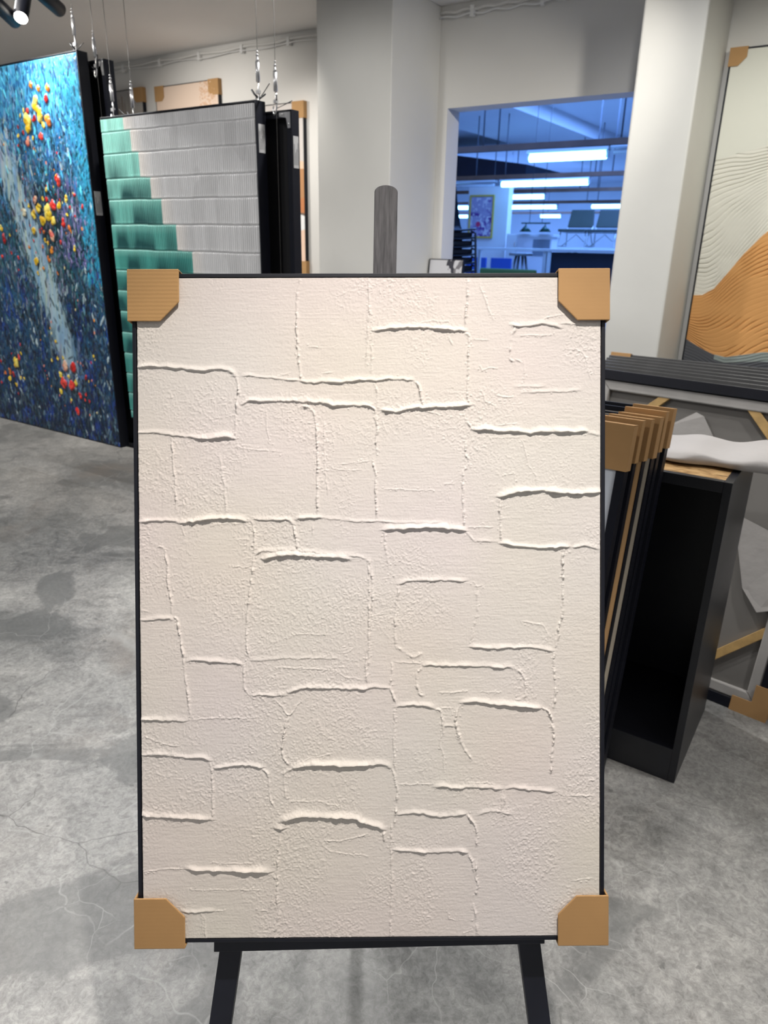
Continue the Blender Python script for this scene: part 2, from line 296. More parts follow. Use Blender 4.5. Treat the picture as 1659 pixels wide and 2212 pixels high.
STROKES='''h 3 -344 362 -317 363 -269 359 -243 356 -230 359 -211 358 -203 355 -198 347
v 2.2 -198 347 -194 333 -196 318 -197 292
v 1.3 -199 292 -199 257
h 2 -343 265 -318 266 -297 262 -270 260
h 3.8 -270 260 -249 255 -227 257 -209 259 -200 255
v 1.3 -293 257 -292 224 -288 191 -288 148
f 1 -296 260 -289 253 -283 249
v 1 -224 233 -219 209 -216 178 -213 145
h 2.8 -191 306 -180 312 -152 311 -121 312 -95 310 -71 309 -51 304 -25 305 1 304
v 2.2 -106 303 -91 303 -83 296 -80 278 -78 252 -78 186 -78 142
h 1.4 -187 350 -152 346 -121 343 -102 342
h 2.6 -102 341 -90 339 -79 338 -73 340 -38 339 -20 342 1 342
v 1.8 -101 492 -106 470 -107 442 -108 420 -106 392 -104 366 -102 342
f 1 -68 283 -67 230 -66 204 -61 173
v 1.2 0 491 -1 448 -3 396 -6 361
f 0.8 -153 300 -152 265 -147 246
f 0.9 -143 348 -130 350 -117 353
f 0.9 -71 352 -55 353
f 0.7 -90 391 -73 390
f 0.7 -201 244 -166 239 -130 237
f 0.8 -45 217 -21 220 1 223
f 0.7 -58 212 -30 208 -12 210
f 0.7 -54 256 -52 239
v 1.6 -1 491 0 456 1 438 -3 416 -4 394
v 1 4 414 4 389 2 345
h 3.2 4 415 28 417 62 419 88 418 113 415 131 415 142 413
f 0.9 70 425 91 429 122 428
v 2 146 491 145 462 143 435 142 418
v 1.8 141 411 147 408 147 380 146 344 145 313 148 304
h 2 -12 342 8 341 30 344 52 343 66 341
v 2.6 66 341 71 336 76 324 78 304
v 1 9 334 11 322 12 300
h 3.4 18 298 28 295 41 295 54 298 68 300 95 301 122 302 148 304
f 1.1 75 297 95 294 109 289
v 2 -13 305 1 304 9 297 10 278
v 1.8 7 289 11 278 9 247 11 233
v 1.8 4 224 9 202 8 180 10 137
f 0.9 19 285 22 273 27 260
h 3.4 155 267 173 268 189 265 211 266 233 263 256 264 278 265 301 264 323 265
h 1 323 262 342 259
f 1 191 275 220 277
v 1.4 141 287 144 280 152 268
v 1.5 143 251 141 231 147 224 144 213 138 208 138 184 139 137
f 1.2 163 484 171 462 178 442 184 429
h 2.4 208 424 218 420 236 421 256 425 276 420 285 417
h 1 218 424 254 426 300 424 343 423
f 1 255 429 265 434 289 438
v 2 216 419 210 406 208 389 208 371 216 369
f 1 216 373 227 367
f 0.8 229 369 230 335
f 0.8 220 407 247 408 259 407 276 408
f 0.8 285 386 305 388 318 379 323 362 329 339
h 0.9 216 331 231 332 256 331
h 0.9 224 323 251 324 283 323 314 326
f 1.2 165 329 173 309 185 304
f 0.9 186 319 212 316
f 1.2 162 365 169 356 178 360 191 358
h 4.2 191 167 202 171 215 175 233 177 256 177 283 174 305 172 323 173 343 174
v 1.6 192 167 193 136
f 0.9 224 255 233 230 236 215 245 203 249 190
f 0.7 198 201 215 203 215 183
f 0.8 20 181 61 179 94 179
f 0.8 108 188 124 188
f 0.8 180 256 222 257
f 0.7 151 401 178 401
f 1 117 407 123 393
h 2.4 -342 133 -318 135 -301 136 -290 134 -283 130
h 3.6 -283 131 -260 134 -236 137 -213 138 -193 136 -181 133
v 1.7 -185 138 -175 133 -172 116 -172 86
f 0.9 -239 129 -206 131 -185 130 -177 124
h 2 -175 136 -152 136 -129 135 -117 134 -113 127
v 2 -114 128 -111 111 -108 90
h 3.2 -111 135 -101 138 -90 139 -79 138 -70 138
h 0.9 -70 138 -45 135 -21 133 0 132
h 4.6 -160 76 -151 80 -129 83 -107 83 -82 80 -56 80 -38 78 -32 75
h 1.5 -171 82 -163 90 -144 89 -123 90 -88 87 -56 83 -21 80 -4 77
v 1.7 -4 77 -2 57 -2 0 -3 -52 -5 -104
v 1.9 -174 81 -176 57 -179 36 -181 14 -185 -21 -185 -51 -181 -70
h 0.9 -181 -74 -165 -74 -130 -71 -91 -71 -46 -72
f 0.9 -146 -84 -111 -86 -78 -87 -52 -90 -37 -100 -11 -104
f 0.7 -123 -36 -89 -35 -61 -36
v 1.4 -189 -81 -190 -110 -187 -120 -180 -127
h 1.4 -180 -127 -165 -126 -139 -127 -124 -126
h 2.5 -124 -124 -111 -118 -100 -116 -72 -116 -35 -117 -1 -117
v 1.6 -315 98 -306 94 -302 75 -301 45 -297 19 -296 -3
h 1.9 -343 -13 -320 -12 -300 -10 -294 -12
v 2.4 -294 -8 -288 -12 -284 -35 -279 -68 -277 -85
v 1.7 -278 -76 -276 -105 -273 -124 -270 -159
h 1.9 -276 -75 -262 -73 -238 -75 -217 -77 -199 -78 -189 -81
h 2.3 -344 -163 -326 -162 -300 -163 -274 -164
f 0.9 -269 -162 -252 -161 -219 -160 -181 -160
v 2.6 -123 -160 -128 -173 -131 -195
f 1.3 -143 -132 -133 -143 -124 -158 -115 -151 -111 -141 -100 -134
f 0.9 -207 66 -194 67 -185 64 -174 70
f 0.8 -281 129 -275 112
f 1.2 -85 128 -85 114
f 0.8 -343 2 -328 -1
h 1.1 -13 132 11 133 25 131 54 130 88 130 121 129
h 3.8 20 119 34 122 47 121 61 123 72 122 85 124 108 122 126 120 141 118
v 1.6 141 118 148 112 155 102
v 1.2 21 119 22 97 27 68
h 0.9 155 102 177 102 195 100
v 1.8 192 164 193 141 194 115 195 100
h 3.2 195 99 211 96 231 94 256 92 278 93 296 94
h 1.6 301 92 317 96 330 93 341 89
v 1.4 138 164 139 146 140 124
f 0.8 144 123 166 124 184 123
v 2.6 289 92 285 78 286 62 287 42
f 1.3 299 85 294 89
v 1.6 287 42 287 6 285 -12 281 -21 280 -39 276 -59
h 2.2 43 39 54 43 76 45 90 44 112 45 130 44 141 42
v 1.7 43 37 40 21 38 3 36 -24 36 -51
v 1.1 36 -54 51 -63 63 -71 77 -65
f 1 154 42 159 35 168 38
v 0.9 159 34 159 -2 156 -16 147 -52
v 1.5 -2 79 2 57 3 25 2 -15 -1 -38 -8 -83 -5 -108
h 2.3 149 -56 166 -56 182 -58 202 -56 224 -57 247 -57 260 -60 274 -64
v 1.9 274 -64 273 -80 275 -107 276 -118 273 -148
f 0.9 37 -78 62 -79 80 -81
h 2.3 78 -84 89 -82 112 -83 143 -84 179 -85 197 -87 213 -87
v 1.9 213 -87 224 -93 230 -107 231 -129 224 -136 215 -136
v 1.9 77 -85 69 -94 68 -110 73 -126 79 -128
f 1 63 -99 67 -94
f 0.9 100 -124 121 -123 143 -122
f 0.9 166 -122 177 -124 197 -123
h 2 -15 -118 -1 -115 19 -116 28 -117
v 1.5 31 -78 32 -99 29 -119 36 -135 35 -151 35 -196
h 2.7 37 -147 44 -143 62 -142 82 -143 96 -148
v 1.9 96 -148 104 -151 106 -165 108 -188
h 3.6 134 -140 148 -137 163 -138 179 -141 206 -143 231 -145 254 -149
v 3.4 255 -148 264 -150 271 -166 274 -188
v 2.1 139 -139 128 -147 126 -165 128 -183 132 -196
h 1.3 108 -175 115 -173 125 -174
f 0.8 103 -147 122 -147
f 0.8 224 -17 245 -21 260 -25 265 -39 266 -48
f 0.9 153 -52 152 -46 157 -45
f 0.7 18 48 33 49
v 2.2 -124 -167 -130 -184 -133 -202 -132 -219 -125 -231 -116 -232
h 2.4 -343 -215 -322 -214 -296 -216 -270 -219 -252 -219 -240 -224
v 2.1 -241 -224 -238 -238 -237 -258 -238 -297 -239 -315
h 3.2 -344 -305 -327 -308 -305 -308 -284 -310 -264 -311 -238 -313
h 2.4 -235 -236 -218 -233 -201 -231 -181 -231 -162 -236
v 1.7 -162 -236 -156 -243 -153 -251
v 0.9 -153 -251 -152 -280 -145 -296 -136 -307
h 4.8 -116 -236 -105 -233 -88 -231 -66 -231 -40 -233 -18 -232 -1 -231
f 1 -116 -230 -90 -221 -57 -215
v 1.6 -116 -235 -130 -242 -131 -254 -129 -281
h 5 -136 -319 -123 -312 -108 -308 -93 -309 -71 -310 -49 -311 -23 -312 -10 -319 -2 -323
h 5 -140 -327 -134 -327
v 1.4 -137 -333 -140 -364 -141 -390 -143 -430 -139 -452 -146 -491
f 0.9 -341 -391 -308 -387 -276 -387
h 4.2 -278 -387 -261 -389 -241 -389 -219 -390 -193 -391 -171 -391 -154 -394
v 2.1 -154 -394 -145 -401 -144 -406
v 0.9 -144 -406 -149 -434 -154 -451
f 0.8 -241 -378 -210 -380 -176 -379
h 1.9 -286 -451 -276 -453 -263 -453 -257 -452 -237 -452
f 0.9 -237 -452 -220 -451
f 0.9 -174 -451 -154 -452
v 1.7 -257 -454 -251 -466 -250 -491
f 0.8 -255 -458 -254 -491
f 1.1 -73 -347 -47 -346 -17 -340 -2 -336
f 0.8 -75 -349 -65 -362 -36 -366 -2 -370
f 0.9 -123 -286 -97 -287 -79 -286 -53 -293 -49 -296
f 1 -340 -185 -322 -194 -300 -201 -283 -201
f 0.9 -253 -282 -255 -297
f 0.7 -270 -419 -163 -420
h 2.6 -15 -231 1 -232 20 -230 29 -238
v 2.1 28 -232 34 -246 38 -270 37 -300 33 -324
v 1.3 35 -168 33 -195 36 -240
f 1 108 -174 103 -203 109 -222 109 -244
v 1.7 127 -174 131 -190 140 -211 152 -225
v 2.6 269 -169 273 -191 270 -223 269 -247
f 0.9 37 -262 95 -261
h 2.2 95 -266 111 -265 124 -268 145 -266 178 -267 196 -271
v 1.1 196 -271 195 -304
v 1.1 200 -271 199 -301
h 1.7 200 -271 212 -267 234 -270 277 -274
f 0.9 278 -274 288 -280 333 -281
h 2.2 37 -307 65 -304 92 -309 105 -311 143 -307
v 2.7 143 -307 153 -319 159 -336 156 -357
h 1.1 159 -309 178 -303 196 -304 212 -309
h 2.4 33 -361 59 -362 86 -365 105 -364 135 -363 145 -367
v 1.9 145 -367 151 -379 153 -395
v 2.5 157 -379 156 -401 160 -412 156 -428
v 1.7 153 -444 156 -460 157 -490
v 1.5 30 -319 29 -367 30 -411 28 -451 28 -492
h 3.2 -15 -316 -2 -321 11 -325 18 -332
v 2 18 -332 19 -346
f 0.9 27 -419 24 -432 19 -436
f 0.9 113 -452 116 -466 126 -468
f 0.9 152 -260 172 -260 188 -264
f 1 328 -256 336 -257
f 0.7 301 -409 333 -405
f 0.8 140 -488 150 -482'''
DAUBS='o -3916 2234 18 o -3855 2217 18 o -3774 2213 21 r -3798 2164 23 y -3891 2143 37 r -3973 2130 19 y -4011 2126 11 y -4047 2107 11 y -3863 2091 29 r -3923 2080 20 y -3984 2065 40 o -3805 2063 28 y -3850 2047 16 r -4081 2055 11 r -4039 2023 12 y -4089 2013 14 r -3884 1996 23 p -4002 1976 24 y -3955 1990 13 r -4105 1965 9 o -3961 1942 8 y -4038 1934 8 r -3782 1786 28 y -3901 1740 10 y -3897 1734 16 y -3941 1693 14 r -3907 1694 14 p -4016 1690 23 y -4085 1663 13 r -3852 1659 28 y -3802 1664 21 y -3734 1693 18 r -3658 1708 12 r -3709 1647 10 r -3600 1646 15 y -3992 1649 26 y -3911 1623 37 y -4043 1612 26 y -3969 1593 31 y -3873 1586 25 l -4135 1624 24 r -3786 1575 23 y -3743 1609 13 r -3671 1607 10 o -3731 1546 19 y -4065 1525 22 r -4009 1527 11 o -3975 1528 13 p -3900 1511 28 y -3972 1482 14 r -3829 1473 12 r -4085 1477 9 o -4136 1445 12 o -4004 1451 11 o -3923 1432 18 y -4084 1370 23 o -3962 1383 18 o -4027 1330 14 y -3948 1469 14 y -4087 1302 12 o -3894 1309 10 r -4380 1483 25 r -4428 1385 12 r -4325 1410 10 r -4261 1385 11 r -4276 1314 7 y -4313 1505 9 y -4393 1542 18 y -3712 1443 15 o -3770 1518 8 y -4071 810 15 y -4006 823 13 y -3955 831 12 r -3868 791 33 p -3938 784 29 y -3998 731 21 y -3924 729 15 r -3976 680 33 r -3901 670 31 y -3860 697 20 r -3752 739 16 r -3832 625 20 r -3875 529 25 y -4019 628 17 r -3773 636 11 r -3785 600 11 r -3749 596 11 y -3925 585 12 r -4421 792 20 y -4391 817 14 y -4461 752 32 o -4544 691 20 r -4510 678 18 y -4559 639 20 y -4493 613 14 y -4393 665 13 y -4433 663 14 o -4605 678 14 r -4663 604 13 r -4632 749 13 y -4007 926 12 r -4384 872 9 r -4497 808 9 r -4490 550 9 l -3689 539 10'
# ------------------------------------------------------------------ room shell
YW = 4.985; CEIL = 3.0
mb = MB(); mb.box(-9, -4, -0.1, 4.5, 5.16, 0); struct(mb.build('floor', M_floor))
mb = MB(); mb.box(-9, -4, CEIL, 4.5, 5.16, CEIL + 0.1); struct(mb.build('ceiling', M_ceil))
mb = MB()                                     # back wall with the wide opening into the hall behind
mb.box(-9, YW, 0, -2.80, 5.16, CEIL); mb.box(-1.12, YW, 0, 4.5, 5.16, CEIL)
mb.box(-2.80, YW, 2.39, -1.12, 5.16, CEIL); mb.box(-2.80, YW, 0, -1.12, 5.16, 0.72)
struct(mb.build('wall_back', M_wall))
mb = MB(); mb.box(-9.1, -4, 0, -9, 5.16, CEIL); struct(mb.build('wall_left', M_wall))
mb = MB(); mb.box(4.5, -4, 0, 4.6, 5.16, CEIL); struct(mb.build('wall_right', M_wall))
M_pil = mat('pillar_plaster', (0.60, 0.595, 0.57), 0.8, bump=(25, 0.12, 0.006), var=(2.0, 0.03))
mb = MB(); mb.box(-3.475, 4.38, 0, -2.875, YW, CEIL); struct(mb.build('trim_1', M_pil, bevel=0.006))
mb = MB(); mb.box(-1.345, 4.42, 0, -1.02, YW, CEIL); struct(mb.build('trim_2', M_pil, bevel=0.012))

# cable conduit under the ceiling line, both sides of the square pillar
def conduit(x0, x1, label):
    t = thing('cable_conduit', label, 'conduit', ((x0 + x1) / 2, YW - 0.02, 2.955), group='conduits along the back wall')
    L = (x1 - x0) / 2
    MB().tube([(-L + 2 * L * k / 24, 0, 0.006 * math.sin(k * 1.7)) for k in range(25)], 0.011, 8).build('pipe', M_wall, t)
    MB().tube([(-L + 2 * L * k / 30, -0.012, -0.030 + 0.007 * math.sin(k * 1.1)) for k in range(31)], 0.005, 6).build('loose_cable', M_white, t)
    n = max(2, int(2 * L / 0.45))
    for k in range(n):
        x = -L + 2 * L * (k + 0.5) / n
        MB().box(x - 0.014, -0.018, -0.045, x + 0.014, 0.02, 0.018).build('clip', M_white, t, bevel=0.003)
conduit(-6.9, -3.475, 'white cable conduit under the ceiling left of the square pillar')
conduit(-2.875, -1.9, 'white cable conduit under the ceiling right of the square pillar, above the opening')
# ------------------------------------------------------------------ the plaster painting on its easel
o0 = Vector((-0.539122, 0.791953, 0.986903)); yaw, lean, roll = 0.586331, 0.33594, 0.021546
rr = Vector((math.cos(yaw), math.sin(yaw), 0)); nn = Vector((-math.sin(yaw), math.cos(yaw), 0))
uu = Vector((0,0,1)) * math.cos(lean) + nn * math.sin(lean)
r2 = rr * math.cos(roll) + uu * math.sin(roll); u2 = uu * math.cos(roll) - rr * math.sin(roll)
away = u2.cross(r2); 
if away.y < 0: away = -away
def basis(X, Y, Z, O):
    return Matrix(((X.x, Y.x, Z.x, O.x), (X.y, Y.y, Z.y, O.y), (X.z, Y.z, Z.z, O.z), (0,0,0,1)))
PW, PH, PD = 0.70, 0.999, 0.040
art = thing('plaster_painting', 'large cream plaster painting of overlapping knife-edged blocks, on the black easel', 'painting', M=basis(r2, away, u2, o0 - u2 * PH / 2))
mb = MB(); ring(mb, -PW/2, 0, PW/2, PH, 0.0055, 0, PD)
ring(mb, -PW/2 + 0.0055, 0.0055, PW/2 - 0.0055, PH - 0.0055, 0.02, 0.018, PD)
mb.box(-PW/2 + 0.02, PD - 0.006, 0.02, PW/2 - 0.02, PD - 0.002, PH - 0.02)
fr = mb.build('frame', M_black, art, bevel=0.0008)
# nap of the lacquered top edge: a row of tiny ridges
def plaster():
    nx, ny = 800, 1150
    xs = np.linspace(-0.3425, 0.3425, nx); zs = np.linspace(-0.4925, 0.4925, ny)
    dx = xs[1] - xs[0]; dz = zs[1] - zs[0]
    H = np.zeros((ny, nx))
    r = np.random.default_rng(5)
    prof = {'h': (0.0042, 0.00075), 'v': (0.0021, 0.0009), 'f': (0.0012, 0.0007)}
    for line in STROKES.strip().split('\n'):
        t = line.split(); kind = t[0]; amp = float(t[1]) * {'h': 0.00105, 'v': 0.00125, 'f': 0.00095}[kind]
        P = np.array(list(map(float, t[2:]))).reshape(-1, 2) / 1000.0
        # resample
        seg = np.hypot(*np.diff(P, axis=0).T); s = np.concatenate([[0], np.cumsum(seg)]); Lg = s[-1]
        n = max(4, int(Lg / 0.0016)); q = np.linspace(0, Lg, n)
        X = np.interp(q, s, P[:, 0]); Z = np.interp(q, s, P[:, 1])
        if len(P) > 3 and n > 14:          # round the corners a little
            k = np.ones(5) / 5
            Xs = np.convolve(np.pad(X, 2, 'edge'), k, 'valid'); Zs = np.convolve(np.pad(Z, 2, 'edge'), k, 'valid'); X, Z = Xs, Zs
        tx = np.gradient(X); tz = np.gradient(Z); tl = np.hypot(tx, tz) + 1e-9; tx /= tl; tz /= tl
        jit = (np.interp(q, np.linspace(0, Lg, max(3, n // 3)), r.normal(0, 1, max(3, n // 3)))) * 0.00055
        X = X - tz * jit; Z = Z + tx * jit
        A = amp * (0.72 + 0.55 * np.interp(q, np.linspace(0, Lg, max(3, n // 6)), r.random(max(3, n // 6)))) 
        ragged = r.random(n)
        if kind == 'v': A *= np.clip(0.12 + 1.35 * np.interp(q, np.linspace(0, Lg, max(3, int(Lg / .005))), r.random(max(3, int(Lg / .005)))), .15, 1.2) * (.6 + .8 * ragged)
        elif kind == 'f': A *= .4 + 1.0 * ragged
        else: A *= 0.70 + 0.6 * np.interp(q, np.linspace(0, Lg, max(3, int(Lg / .008))), r.random(max(3, int(Lg / .008))))
        end = np.minimum(q, Lg - q) / max(0.006, min(0.012, Lg / 4)); A *= np.clip(0.35 + end, 0, 1)
        wu, wd = prof[kind]; wu = wu * (0.7 + 0.1 * float(t[1])) 
        wu_l = wu * (0.7 + 0.6 * np.interp(q, np.linspace(0, Lg, max(3, n // 8)), r.random(max(3, n // 8))))
        R = max(wu, wd) * 2.6 + 0.002
        for k in range(n - 1):
            x0, z0, x1, z1 = X[k], Z[k], X[k + 1], Z[k + 1]
            i0 = max(0, int((min(x0, x1) - R - xs[0]) / dx)); i1 = min(nx, int((max(x0, x1) + R - xs[0]) / dx) + 2)
            j0 = max(0, int((min(z0, z1) - R - zs[0]) / dz)); j1 = min(ny, int((max(z0, z1) + R - zs[0]) / dz) + 2)
            if i1 <= i0 or j1 <= j0: continue
            gx = xs[i0:i1][None, :] - x0; gz = zs[j0:j1][:, None] - z0
            ax, az = x1 - x0, z1 - z0; l2 = ax * ax + az * az + 1e-12
            u = np.clip((gx * ax + gz * az) / l2, 0, 1)
            ex = gx - u * ax; ez = gz - u * az; d = np.hypot(ex, ez)
            # the scraped, steep side lies below a level ridge and to the left of an upright one
            if kind == 'h': side = ez > 0
            elif kind == 'v': side = ex > 0
            else: side = ez > 0
            w = np.where(side, wu_l[k], wd * (.7 + .9 * ragged[k]))
            hgt = (A[k] * (1 - u) + A[k + 1] * u) * np.exp(-(d / w) ** 2)
            H[j0:j1, i0:i1] = np.maximum(H[j0:j1, i0:i1], hgt)
        # crumbs torn off along the ridge
        for c in range(int(Lg / 0.0035 * (1.3 if kind == 'v' else .8))):
            k = r.integers(n); cx = X[k] + r.normal(0, .0022); cz = Z[k] + r.normal(0, .0022); cr = r.uniform(.0005, .0013); ch = r.uniform(.0004, .0012)
            i0 = max(0, int((cx - cr * 2 - xs[0]) / dx)); i1 = min(nx, i0 + int(4 * cr / dx) + 2); j0 = max(0, int((cz - cr * 2 - zs[0]) / dz)); j1 = min(ny, j0 + int(4 * cr / dz) + 2)
            if i1 <= i0 or j1 <= j0: continue
            q2 = ((xs[i0:i1][None, :] - cx) ** 2 + (zs[j0:j1][:, None] - cz) ** 2) / cr ** 2
            H[j0:j1, i0:i1] = np.maximum(H[j0:j1, i0:i1], ch * np.exp(-q2))
    # trowelled undulation, gritty patches and fine grain
    H += 0.0006 * smooth_noise(nx, ny, 9, 12, r) + 0.00035 * smooth_noise(nx, ny, 26, 38, r)
    patch = np.clip((smooth_noise(nx, ny, 7, 10, r) * 0.6 + smooth_noise(nx, ny, 18, 26, r) * 0.4 - 0.42) * 4, 0, 1)
    grit = smooth_noise(nx, ny, 390, 560, r) * smooth_noise(nx, ny, 250, 360, r) * 1.2
    H += (0.00022 + 0.0009 * patch) * grit
    H += 0.00022 * smooth_noise(nx, ny, 40, 520, r) * (1 - patch)       # faint level trowel lines
    H += 0.00024 * smooth_noise(nx, ny, 390, 560, r)
    col = np.ones((ny, nx, 3)) * np.array([0.725, 0.668, 0.62])
    tint = smooth_noise(nx, ny, 5, 7, r)[..., None]; t2 = smooth_noise(nx, ny, 6, 8, r)[..., None]
    col = col * (1 + (tint - 0.5) * np.array([0.03, 0.0, -0.05])) * (1 + (t2 - 0.5) * np.array([0.02, -0.02, 0.05]))
    return xs, zs + PH / 2, H, col
xs, zs, H, colr = plaster()
M_plas = paint_mat('cream_plaster', 0.85, 0.25, bump=(900, 0.4, 0.0006))
relief('canvas', xs, zs, H, M_plas, art, colr, back=0.016, y0=0.0006)
for sx, sz, m, lab in ((-1, 1, M_cardrib, 'ribbed corner'), (1, 1, M_card, None), (-1, -1, M_card, None), (1, -1, M_card, None)):
    g = corner_guard(art, PW, PH, PD, sx, sz, 0.0715, 0.028, m)
    g.location.y = -0.0035
    
# easel
O_e = o0 - uu * 1.03
away0 = Vector((uu.y * 0 + 0, 0, 0)); away0 = uu.cross(rr); 
if away0.y < 0: away0 = -away0
ez = thing('easel', 'black wooden studio easel holding the cream plaster painting', 'easel', M=basis(rr, away0, uu, O_e))
def floor_v(y):           # local height at which depth y meets the floor
    return -(O_e.z + y * away0.z) / uu.z
def leg(u0, v0, u1, v1, w, y0, y1):
    """front leg from the floor to (u1,v1); u given at v0 and v1 (v from the painting centre)"""
    sl = (u1 - u0) / (v1 - v0); P = []
    for y in (y0, y1):
        vb = floor_v(y) ; ub = u0 + sl * (vb - 1.03 - v0)
        P.append((ub, y, vb))
    a, b = P; h = w / 2; v1 += 1.03
    p = [(a[0]-h, a[1], a[2]), (a[0]+h, a[1], a[2]), (b[0]+h, b[1], b[2]), (b[0]-h, b[1], b[2]),
         (u1-h, y0, v1), (u1+h, y0, v1), (u1+h, y1, v1), (u1-h, y1, v1)]
    return MB().hexa(p)
M_easel = mat('easel_black_wood', (0.0085, 0.010, 0.019), 0.5, bump=(90, 0.1, 0.001), var=(10, 0.2))
leg(-0.2095, -0.535, -0.085, 0.45, 0.0345, 0.046, 0.066).build('leg', M_easel, ez, bevel=0.0015)
leg(0.2585, -0.528, 0.112, 0.45, 0.0345, 0.046, 0.066).build('leg', M_easel, ez, bevel=0.0015)
M_mast = mat('worn_black_slat', (0.060, 0.057, 0.063), 0.5, bump=(60, 0.15, 0.001), var=(30, 0.35))
_nt = M_mast.node_tree
_w = _nt.nodes.new('ShaderNodeTexNoise'); _w.inputs['Scale'].default_value = 1.0; _w.inputs['Detail'].default_value = 8
_mp = _nt.nodes.new('ShaderNodeMapping'); _mp.inputs['Scale'].default_value = (420, 420, 26)
_tc = _nt.nodes.new('ShaderNodeTexCoord'); _nt.links.new(_tc.outputs['Object'], _mp.inputs['Vector']); _nt.links.new(_mp.outputs['Vector'], _w.inputs['Vector'])
_cr = _nt.nodes.new('ShaderNodeValToRGB'); _cr.color_ramp.elements[0].position = 0.35; _cr.color_ramp.elements[0].color = (0.022, 0.021, 0.025, 1)
_cr.color_ramp.elements[1].position = 0.72; _cr.color_ramp.elements[1].color = (0.095, 0.09, 0.098, 1)
_nt.links.new(_w.outputs['Fac'], _cr.inputs['Fac']); _nt.links.new(_cr.outputs['Color'], _nt.nodes['Principled BSDF'].inputs['Base Color'])
mw = 0.0178; mc = 0.0125
prof = [(mc - mw, 1.03 - 0.40), (mc + mw, 1.03 - 0.40)]
top = 1.03 + 0.648
for k in range(13):
    a = PI * k / 12
    prof.append((mc + mw * math.cos(a) * 1.0, top - 0.0105 + 0.0105 * math.sin(a)))
mb = MB(); mb.prism([(x, 0.044, z) for x, z in prof], (0, 0.014, 0))
mb.build('mast', M_mast, ez, bevel=0.001)
mb = MB()
mb.hexa([(-0.232, 0.024, 1.03-0.5345), (0.277, 0.024, 1.03-0.5145), (0.277, 0.075, 1.03-0.5185), (-0.232, 0.075, 1.03-0.5395),
         (-0.232, 0.024, 1.03-0.5047), (0.277, 0.024, 1.03-0.4937), (0.277, 0.075, 1.03-0.4937), (-0.232, 0.075, 1.03-0.5047)])
mb.build('tray', M_easel, ez, bevel=0.001)
# back leg, hinged behind the slat
M_inv = basis(rr, away0, uu, O_e).inverted()
a = M_inv @ (o0 + uu * 0.46 + away0 * 0.075 + rr * mc); b = M_inv @ Vector((-0.86, 1.22, 0.0))
MB().cyl(a, b, 0.013, 0.013, 8).build('rear_leg', M_easel, ez)
MB().box(-0.09, 0.058, 1.03 + 0.40, 0.115, 0.076, 1.03 + 0.44).build('crossbar', M_easel, ez, bevel=0.001)
# ------------------------------------------------------------------ paintings hung back to back on wires (left)
def sticker(parent, x, y0, y1, z0, z1, side='x'):
    """small printed label on the right-hand side of a frame"""
    t = MB().box(x, y0, z0, x + 0.0012, y1, z1).build('label', M_label, parent)
    L = MB(); n = 4
    for k in range(n):
        yy = y0 + (y1 - y0) * (0.15 + 0.7 * k / (n - 1)); f = (0.75, 0.5, 0.6, 0.8)[k]
        L.box(x + 0.0012, yy - 0.0012, z0 + 0.012, x + 0.0016, yy + 0.0012, z0 + (z1 - z0) * f)
    L.build('print', M_ink, t)
def back_panel(parent, w, h, d, t=0.022):
    """dark hollow back of a hung frame seen from behind: ring, recessed board, steel corner plate"""
    mb = MB(); ring(mb, -w/2, 0, w/2, h, 0.008, 0, d); ring(mb, -w/2 + 0.008, 0.008, w/2 - 0.008, h - 0.008, t, 0.004, d)
    mb.build('frame', M_blackside, parent, bevel=0.001)
    MB().box(-w/2 + 0.02, d - 0.012, 0.02, w/2 - 0.02, d - 0.002, h - 0.02).build('backing_board', M_dark, parent)
    for sx in (1, -1):
        mb = MB(); X = sx * (w/2 - 0.008)
        mb.prism([(X, 0.0015, h - 0.008), (X - sx * 0.062, 0.0015, h - 0.008), (X - sx * 0.062, 0.0015, h - 0.024), (X - sx * 0.024, 0.0015, h - 0.03), (X - sx * 0.016, 0.0015, h - 0.07), (X, 0.0015, h - 0.07)], (0, 0.003, 0))
        cp = mb.build('corner_plate', M_steel, parent, bevel=0.0006)
        MB().ball((X - sx * 0.045, 0.0, h - 0.016), 0.005, (1, 0.5, 1)).build('screw', M_steel, cp)
        MB().ball((X - sx * 0.009, 0.0, h - 0.055), 0.005, (1, 0.5, 1)).build('screw', M_steel, cp)

